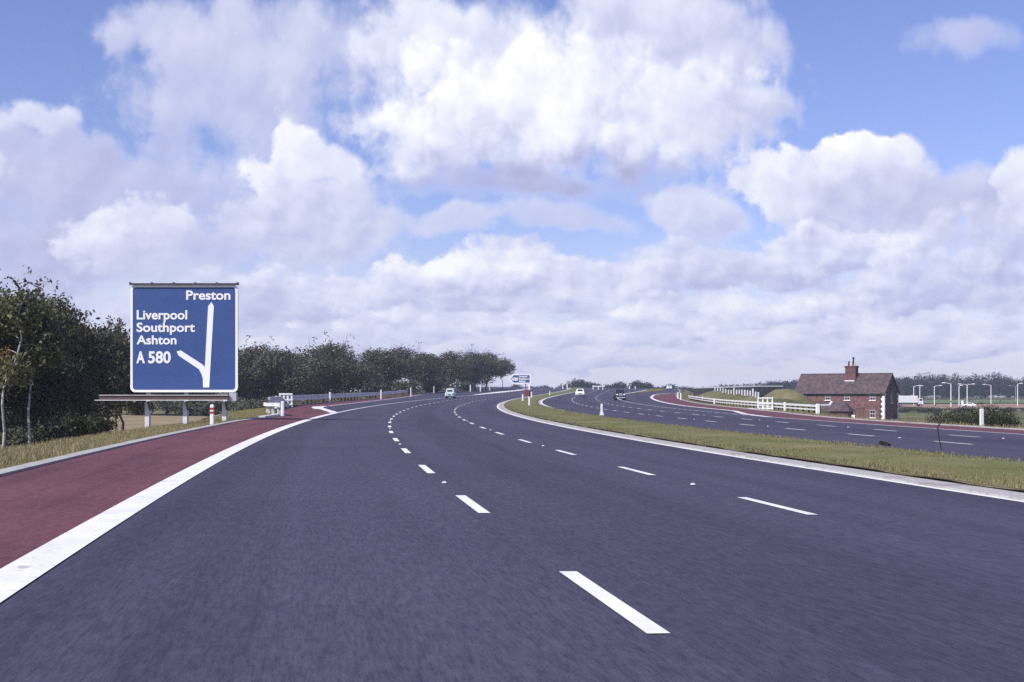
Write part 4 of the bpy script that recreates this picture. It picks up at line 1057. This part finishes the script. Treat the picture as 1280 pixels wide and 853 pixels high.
tree_at(nearB, 108, 86, 410, 'dark bushy tree left of the big blue sign, second from its edge', rz=5.2)
tree_at(nearC, 132, 92, 410, 'ragged tree whose sprigs lean towards the big blue sign', rz=1.1)
tree_at(nearA, 152, 104, 434, 'low spreading tree next to the left edge of the big blue sign', rz=2.6, sxy=1.15)
tree_at(nearB, -110, 66, 370, 'dark leafy tree beyond the left picture edge', rz=3.1)
# -- shrubs
def shrub_proto(seed, w, d, h, n, leaf, m, lob=9):
    rng = np.random.default_rng(seed); lobes = []
    for i in range(lob):
        lobes.append((rng.uniform(-.5, .5)*w*.75, rng.uniform(-.5, .5)*d*.6, h*(.25+.33*rng.random()), h*(.30+.16*rng.random())))
    v = leaf_cloud(rng, lobes, n, leaf, .9, .4)
    b = MB()
    for l in lobes: b.tube(limb_path(rng, (l[0]*.3, l[1]*.3, -.3), l[:3], .2, 3), [h*.03, h*.025, h*.018, h*.008], 5)
    return dict(leaf=quad_mesh('foliage', v, M[m]), stem=b, mesh=None)
def place_shrub(pr, loc, label, sc=(1, 1, 1), rz=0.0, name='shrub', cat='shrub', group=None):
    o = empty(name, loc, rz, label=label, cat=cat, group=group); o.scale = sc
    if pr['mesh'] is None: t = pr['stem'].build('stem', M['bark'], o); pr['mesh'] = t.data
    else: t = bpy.data.objects.new('stem', pr['mesh']); col.objects.link(t); t.parent = o
    c = bpy.data.objects.new('foliage', pr['leaf']); col.objects.link(c); c.parent = o
    return o
shA = shrub_proto(21, 2.0, 1.5, 1.3, 2200, .14, 'hedge'); shB = shrub_proto(22, 1.7, 1.4, 1.5, 2000, .15, 'leaf'); shH = shrub_proto(25, 3.2, 1.8, 3.0, 5200, .15, 'hedge', 14); shY = shrub_proto(23, .9, .8, 1.0, 500, .13, 'autumn')
def pshrub(pr, px, Y, label, sc, dz=0, **k):
    x = at(px, Y); return place_shrub(pr, (x, Y, max(terrain_z(x, Y), -99)+dz), label, sc, **k)
pshrub(shA, 104, 55, 'dark rounded shrub on the bank left of the big blue sign', (.85, .85, .95), .25)
pshrub(shA, 122, 56, 'lower dark shrub between the rounded shrub and the blue sign posts', (.7, .7, .6), .3, rz=1.2)
pshrub(shB, 30, 66, 'dark undergrowth shrub at the foot of the slim birch', (1.3, 1.2, .95))
pshrub(shB, 62, 68, 'dark undergrowth shrub filling the middle of the copse foot', (1.5, 1.2, 1.2), rz=2)
for px, Y, sc, lab in ((-8, 82, 1.5, 'dark thicket behind the foot of the leaning birch'), (22, 84, 1.5, 'dark thicket between the two birch trunks'), (48, 86, 1.6, 'dark thicket right of the slim birch trunk'), (76, 90, 1.6, 'dark thicket in the middle of the copse, deep behind the trunks'), (100, 94, 1.3, 'dark thicket at the right end of the copse floor')):
    pshrub(shB, px, Y, lab, (sc*1.5, sc*1.2, sc*1.25), rz=R.uniform(0, 6), name='thicket', cat='thicket', group='thickets on the floor of the left copse')
pshrub(shA, 84, 72, 'dark undergrowth shrub at the right end of the copse foot', (1.5, 1.2, 1.1), rz=1)
b = MB(); xs_, ys_ = at(144.5, 55), 55.; zs_ = gz(xs_, ys_)
sap = empty('sapling', (xs_, ys_, zs_), label='thin dark sapling standing alone left of the sign posts', cat='sapling')
b.tube([(0, 0, -.2), (.02, 0, .5), (.0, 0, .95)], [.03, .025, .012], 6)
for q in (.4, .55, .7, .85): b.tube([(.01, 0, q), (.16*(-1)**int(q*20), .03, q+.14)], [.012, .005], 4)
b.build('stem', M['twig'], sap)
sap_l = bpy.data.objects.new('foliage', quad_mesh('foliage', leaf_quads(np.random.default_rng(5), np.random.default_rng(6).normal(size=(50, 3))*[.12, .12, .22]+[0, 0, .85], .07), M['leaf'])); col.objects.link(sap_l); sap_l.parent = sap

# -- the tree belt beyond the slip road
farA = tree_proto(31, 12, 10.5, 1.6, 12500, .36, 12, .26, skirt=True, lob=(.20, .16), mleaf='leaf', sprigs=12)
farB = tree_proto(32, 12, 9.6, 1.2, 12000, .36, 10, .25, skirt=True, lob=(.22, .16), mleaf='leaf_warm', sprigs=12)
farC = tree_proto(33, 12, 9.0, 2.2, 11500, .36, 11, .24, skirt=True, lob=(.20, .15), mleaf='leaf', sprigs=14)
farD = tree_proto(34, 12, 9.0, 3.2, 2600, .40, 13, .20, open_=.6, mleaf='leaf_warm', lean=2.2, sprigs=60)
belt = [(farA, 168, 196, 437), (farB, 205, 204, 436), (farC, 243, 210, 438), (farA, 283, 214, 434), (farB, 318, 216, 430.5), (farC, 349, 214, 436.5), (farA, 374, 225, 434), (farB, 402, 235, 427.5), (farA, 438, 248, 429),
        (farC, 470, 265, 436), (farB, 490, 280, 432.5), (farA, 512, 296, 437), (farC, 538, 315, 441), (farB, 556, 335, 438), (farA, 577, 352, 437.5), (farC, 594, 372, 441), (farB, 609, 392, 438)]
desc = ['far dark tree left of the big blue sign pole line, mostly hidden by the sign', 'far tree wholly behind the left half of the big blue sign', 'far tree wholly behind the right half of the big blue sign', 'dark tree touching the right edge of the big blue sign',
        'first full crown of the tree belt right of the big blue sign', 'lower crown above the slatted barrier in the tree belt', 'tree between the slatted barrier and the tallest crown of the belt', 'tallest crown in the tree belt, above the start of the long guardrail', 'broad dome-shaped crown just right of the tallest in the belt',
        'lower crown left of the middle of the tree belt, above the second thin white post', 'rounded crown in the middle of the tree belt', 'tree of the belt above the third thin white post', 'low dip in the skyline of the tree belt, left of the green car', 'tree of the belt directly behind the pale green car',
        'tree of the belt just right of the pale green car', 'tree third from the right end of the belt', 'last dense dark tree of the belt before the open leaning one']
for i, (pr, px, Y, yt) in enumerate(belt):
    tree_at(pr, px, Y, yt+R.uniform(-1, 1), desc[i], rz=R.uniform(0, 6.28), sxy=R.uniform(1.18, 1.36), group='trees of the belt beyond the slip road')
tree_at(farD, 627, 405, 449, 'thin open tree leaning right at the end of the belt, by the small exit sign', rz=0, sxy=.9)
shF = shrub_proto(24, 6.5, 4, 3.2, 1600, .36, 'leaf', 10)
for px, Y, sc, lab in ((180, 190, .8, 'dark thicket behind the left sign post'), (225, 192, .8, 'dark thicket behind the middle sign post'), (268, 192, .9, 'dark thicket behind the right sign post'), (312, 186, .9, 'dark thicket left of the slatted barrier'),
                       (385, 196, 1.0, 'dark thicket behind the start of the long guardrail'), (430, 215, 1.0, 'dark thicket under the broad dome-shaped crown'), (468, 235, 1.1, 'dark thicket between the first and second thin posts'), (505, 262, 1.2, 'dark thicket by the third thin white post'),
                       (545, 305, 1.3, 'dark thicket behind the pale green car'), (583, 345, 1.1, 'dark thicket right of the pale green car')):
    pshrub(shF, px, Y, lab, (sc*1.2, sc, sc), rz=R.uniform(0, 6.28), group='thickets at the foot of the tree belt', name='thicket', cat='thicket')

# -- hedges on the right
for px, Y, w, h, lab in ((1183, 99, 1.5, .72, 'left low end of the hedge on the right verge'), (1203, 98, 1.35, .95, 'dense part of the right hedge left of the concrete post'), (1222, 100, 1.3, .98, 'part of the right hedge directly behind the concrete post'),
                         (1243, 101, 1.5, 1.12, 'tallest part of the right hedge, just right of the concrete post'), (1264, 102, 1.35, .95, 'right rounded end of the hedge near the picture edge')):
    x = at(px, Y); zt = {1183: 511.5, 1203: 507.5, 1222: 506, 1243: 502.5, 1264: 507}[px]
    z = terrain_z(x, Y); hh = EYE-(zt-494.3)*Y/1700-z
    place_shrub(shH, (x, Y, z), lab, (w*.50, .8, hh/2.75), R.uniform(-.3, .3), name='hedge_bush', cat='hedge', group='bushes of the hedge on the right verge')
for px, Y, w, h, lab in ((1136, 118, .9, .55, 'small low bush at the right foot of the brick house'), (1146, 117, .6, .85, 'small rounded bush just right of the low bush by the house')):
    x = at(px, Y); place_shrub(shB, (x, Y, terrain_z(x, Y)), lab, (w, .8, h), 0, name='bush', cat='bush')
for px, lab in ((1132, 'far dark hedge clump under the white lorry'), (1150, 'far dark hedge clump right of the lorry'), (1166, 'far dark hedge clump below the one-armed lamp right of the lorry'), (1204, 'far dark hedge clump under the small parked car'), (1262, 'far dark hedge clump at the right picture edge'), (1285, 'far dark hedge clump beyond the right picture edge'), (1310, 'far dark hedge clump well right of the picture edge'), (1345, 'outermost far dark hedge clump on the right')):
    x = at(px, 330); place_shrub(shF, (x, 330, terrain_z(x, 330)), lab, (.75, .7, .50), R.uniform(0, 6), name='hedge_bush', cat='hedge', group='clumps of the far hedge')

# -- far woods: countless crowns that read as one mass
def wood(name, label, cat, spans, seed, leaf, dens, h0):
    rng = np.random.default_rng(seed); vs = []
    for (px0, px1, Y, fn) in spans:
        px = px0
        while px < px1:
            Yq = Y+rng.uniform(-35, 35); x = at(px, Yq); z = terrain_z(x, Yq)
            zt = EYE-(fn(px)+rng.uniform(-.8, 1.6)-494.3)*Yq/1700; hh = max(3.0, zt-z); cw = hh*rng.uniform(.55, .8)
            lobes = []
            for i in range(11):
                d = rng.normal(size=3); d /= np.linalg.norm(d)
                lobes.append((x+d[0]*cw*.36, Yq+d[1]*cw*.36, z+hh*.52+d[2]*hh*.30, hh*(.16+.08*rng.random())))
            vs.append(leaf_cloud(rng, lobes, int(dens), leaf, .85, .5))
            px += cw*.42*1700/Yq
    o = bpy.data.objects.new(name, quad_mesh(name, np.concatenate(vs), M['leaf_far'])); col.objects.link(o)
    return tag(o, label, cat, kind='stuff')
ip = lambda pts: (lambda px: float(np.interp(px, [p[0] for p in pts], [p[1] for p in pts])))
prof1 = ip([(950, 474), (985, 474), (1000, 472), (1110, 467), (1128, 465), (1150, 464), (1180, 463.2), (1200, 466), (1207, 468.5), (1222, 465), (1245, 464.2), (1254, 462), (1262, 468), (1268, 472), (1275, 469), (1290, 468), (1400, 464)])
prof2 = ip([(850, 486), (880, 483.5), (905, 480.5), (915, 479), (925, 480), (938, 477.5), (952, 475.5), (975, 476.5), (1010, 475)])
wood('far_wood', 'long blue-green wood closing the fields behind the brick house and street lamps', 'wood', [(965, 1750, 800, prof1), (975, 1750, 860, lambda p: prof1(p)+5), (1100, 1500, 770, lambda p: prof1(p)+12)], 41, .75, 1000, 14)
wood('distant_copse', 'low distant line of trees above the grass mound and bridge', 'wood', [(846, 1010, 900, prof2)], 42, .9, 420, 8)
hor = tree_proto(35, 9, 9.5, .6, 3200, .55, 16, .2, skirt=True, mleaf='leaf_far', sprigs=0)
hor2 = tree_proto(36, 9, 13, .2, 3600, .6, 20, .2, skirt=True, mleaf='leaf_far', sprigs=0)
for pr, px, yt, s_, lab in ((hor2, 725, 473.5, 1.15, 'rounded distant tree clump straight above the white car'), (hor2, 741, 477.5, 1.2, 'lower distant trees right of the clump above the white car'), (hor2, 708, 480, 1.2, 'low distant trees left of the clump above the white car'),
                            (hor, 774, 477, 1.1, 'distant rounded tree above the black car'), (hor, 799, 475.5, 1.1, 'distant dark tree right of the black car, leftmost of a pair'), (hor, 808, 478, .9, 'distant dark tree right of the black car, right one of a pair'),
                            (hor2, 681, 481.5, 1.3, 'low far trees on the skyline right of the exit sign'), (hor2, 664, 482.5, 1.3, 'low far trees on the skyline just under the exit sign'), (hor, 757, 480.5, 1.0, 'small far tree between the white and black cars'), (hor, 836, 480, 1.2, 'far dark tree behind the small far white car'),
                            (hor2, 820, 483, 1.0, 'low far scrub left of the small far white car'), (hor2, 856, 482.5, 1.2, 'low far scrub right of the small far white car'), (hor2, 645, 483.5, 1.2, 'low far trees behind the left end of the exit sign')):
    Y = 660; x = at(px, Y); z = terrain_z(x, Y); h = EYE-(yt-494.3)*Y/1700-z
    k = max(.6, h/pr['h'])
    place_tree(pr, (x, Y, z), lab, h=max(h, 4), rz=R.uniform(0, 6), sxy=s_, group='distant trees on the skyline')

# -- grass blades (uncountable)
def blades(name, label, n, smin, smax, dfun, hmin, hmax, wd, m, seed, bias=1.5, hs=None):
    rng = np.random.default_rng(seed); v = np.zeros((n, 4, 3))
    for i in range(n):
        s = smin+(smax-smin)*rng.random()**bias; a, e = dfun(s); d = a+(e-a)*rng.random()
        x, y, th = frame(s); X_, Y_ = x+d*math.cos(th), y-d*math.sin(th); z = gz(X_, Y_)-.01
        h = hmin+(hmax-hmin)*rng.random()**2*(.6+.8*(math.sin(X_*1.7)*math.cos(Y_*.9)*.5+.5)); h *= hs(s) if hs else 1.0; t = rng.uniform(0, 6.28); w = wd*(.6+.8*rng.random())
        ca, sa = math.cos(t)*w, math.sin(t)*w; lx, ly = rng.normal()*h*.3, rng.normal()*h*.3
        v[i] = [(X_-ca, Y_-sa, z), (X_+ca, Y_+sa, z), (X_+ca*.3+lx, Y_+sa*.3+ly, z+h), (X_-ca*.3+lx, Y_-sa*.3+ly, z+h*.96)]
    o = bpy.data.objects.new(name, quad_mesh(name, v.reshape(-1, 3), m)); col.objects.link(o); return tag(o, label, 'grass', kind='stuff')
blades('verge_grass', 'long dry grass on the left verge', 30000, 14, 85, lambda s: (dL(s)+.2, kerbL(s)-.38), .06, .30, .009, M['dry_blade'], 51, hs=pl([(0, 1), (27, 1), (36, .4), (90, .4)]))
blades('reservation_grass', 'short mown grass on the central reservation', 60000, 12, 135, lambda s: (RE+.69, FN-.38), .02, .07, .010, M['blade'], 52)
blades('reservation_tufts', 'longer tufts in the mown grass of the central reservation', 4500, 12, 120, lambda s: (RE+.75, FN-.4) if math.sin(s*1.37)+math.sin(s*3.1+1) > .5 else (RE+.69, RE+.95), .03, .10, .009, M['blade'], 54)
blades('mound_grass', 'rough dry grass on the right verge', 9000, 55, 170, lambda s: (kerbR(s)+.4, dR(s)-.2), .06, .24, .016, M['dry_blade'], 53)

# -- small things on the reservation
x, y = at(1175, 33.0), 33.0; z = gz(x, y)
k = y/1700
tw = MB(); tw.tube([((px-1177.5)*k, 0, EYE-(py-494.3)*k-z) for px, py in ((1177.5, 566), (1176, 559), (1174, 549), (1172.5, 538), (1172.3, 533.5), (1175.5, 528.5), (1179, 524), (1181, 519.5))], [.010, .012, .013, .016, .019, .016, .012, .005], 6)
tw.build('dead_stalk', M['twig'], loc=(at(1177.5, y), y, z), label='bent dark dead stalk standing at the far edge of the grass reservation', cat='stalk')
x, y = at(1105, 33.0), 33.0
cl = MB()
cl.prism([(-.12, .09), (-.09, .13), (-.05, .115), (-.02, .10), (.06, .085), (.15, .045), (.16, .0), (.13, -.01), (.06, .02), (-.04, .015), (-.10, .035)], 'y', -.05, .04)
cl.box((-.02, .03, .06), (.16, .08, .05), rz=.5, bev=.02); cl.box((.05, -.04, .03), (.10, .07, .05), rz=-.6, bev=.02)
cl.build('debris', M['twig'], loc=(x, y, gz(x, y)+.02), rz=.1, label='dark torn scrap of debris lying on the grass reservation', cat='debris')

# ------------------------------------------------------------------ air
HAZE = 0.00027
hb = MB(); hb.box((190, 660, 14), (2800, 1700, 44))
hm = bpy.data.materials.new('haze'); hm.use_nodes = True; nt = hm.node_tree; nt.nodes.clear()
pv = nt.nodes.new('ShaderNodeVolumePrincipled'); pv.inputs['Color'].default_value = (.74, .82, 1.0, 1); pv.inputs['Density'].default_value = HAZE; pv.inputs['Anisotropy'].default_value = 0.1
om = nt.nodes.new('ShaderNodeOutputMaterial'); nt.links.new(pv.outputs[0], om.inputs['Volume'])
hz_ = hb.build('haze', hm, kind='stuff')
scene.cycles.volume_bounces = 0
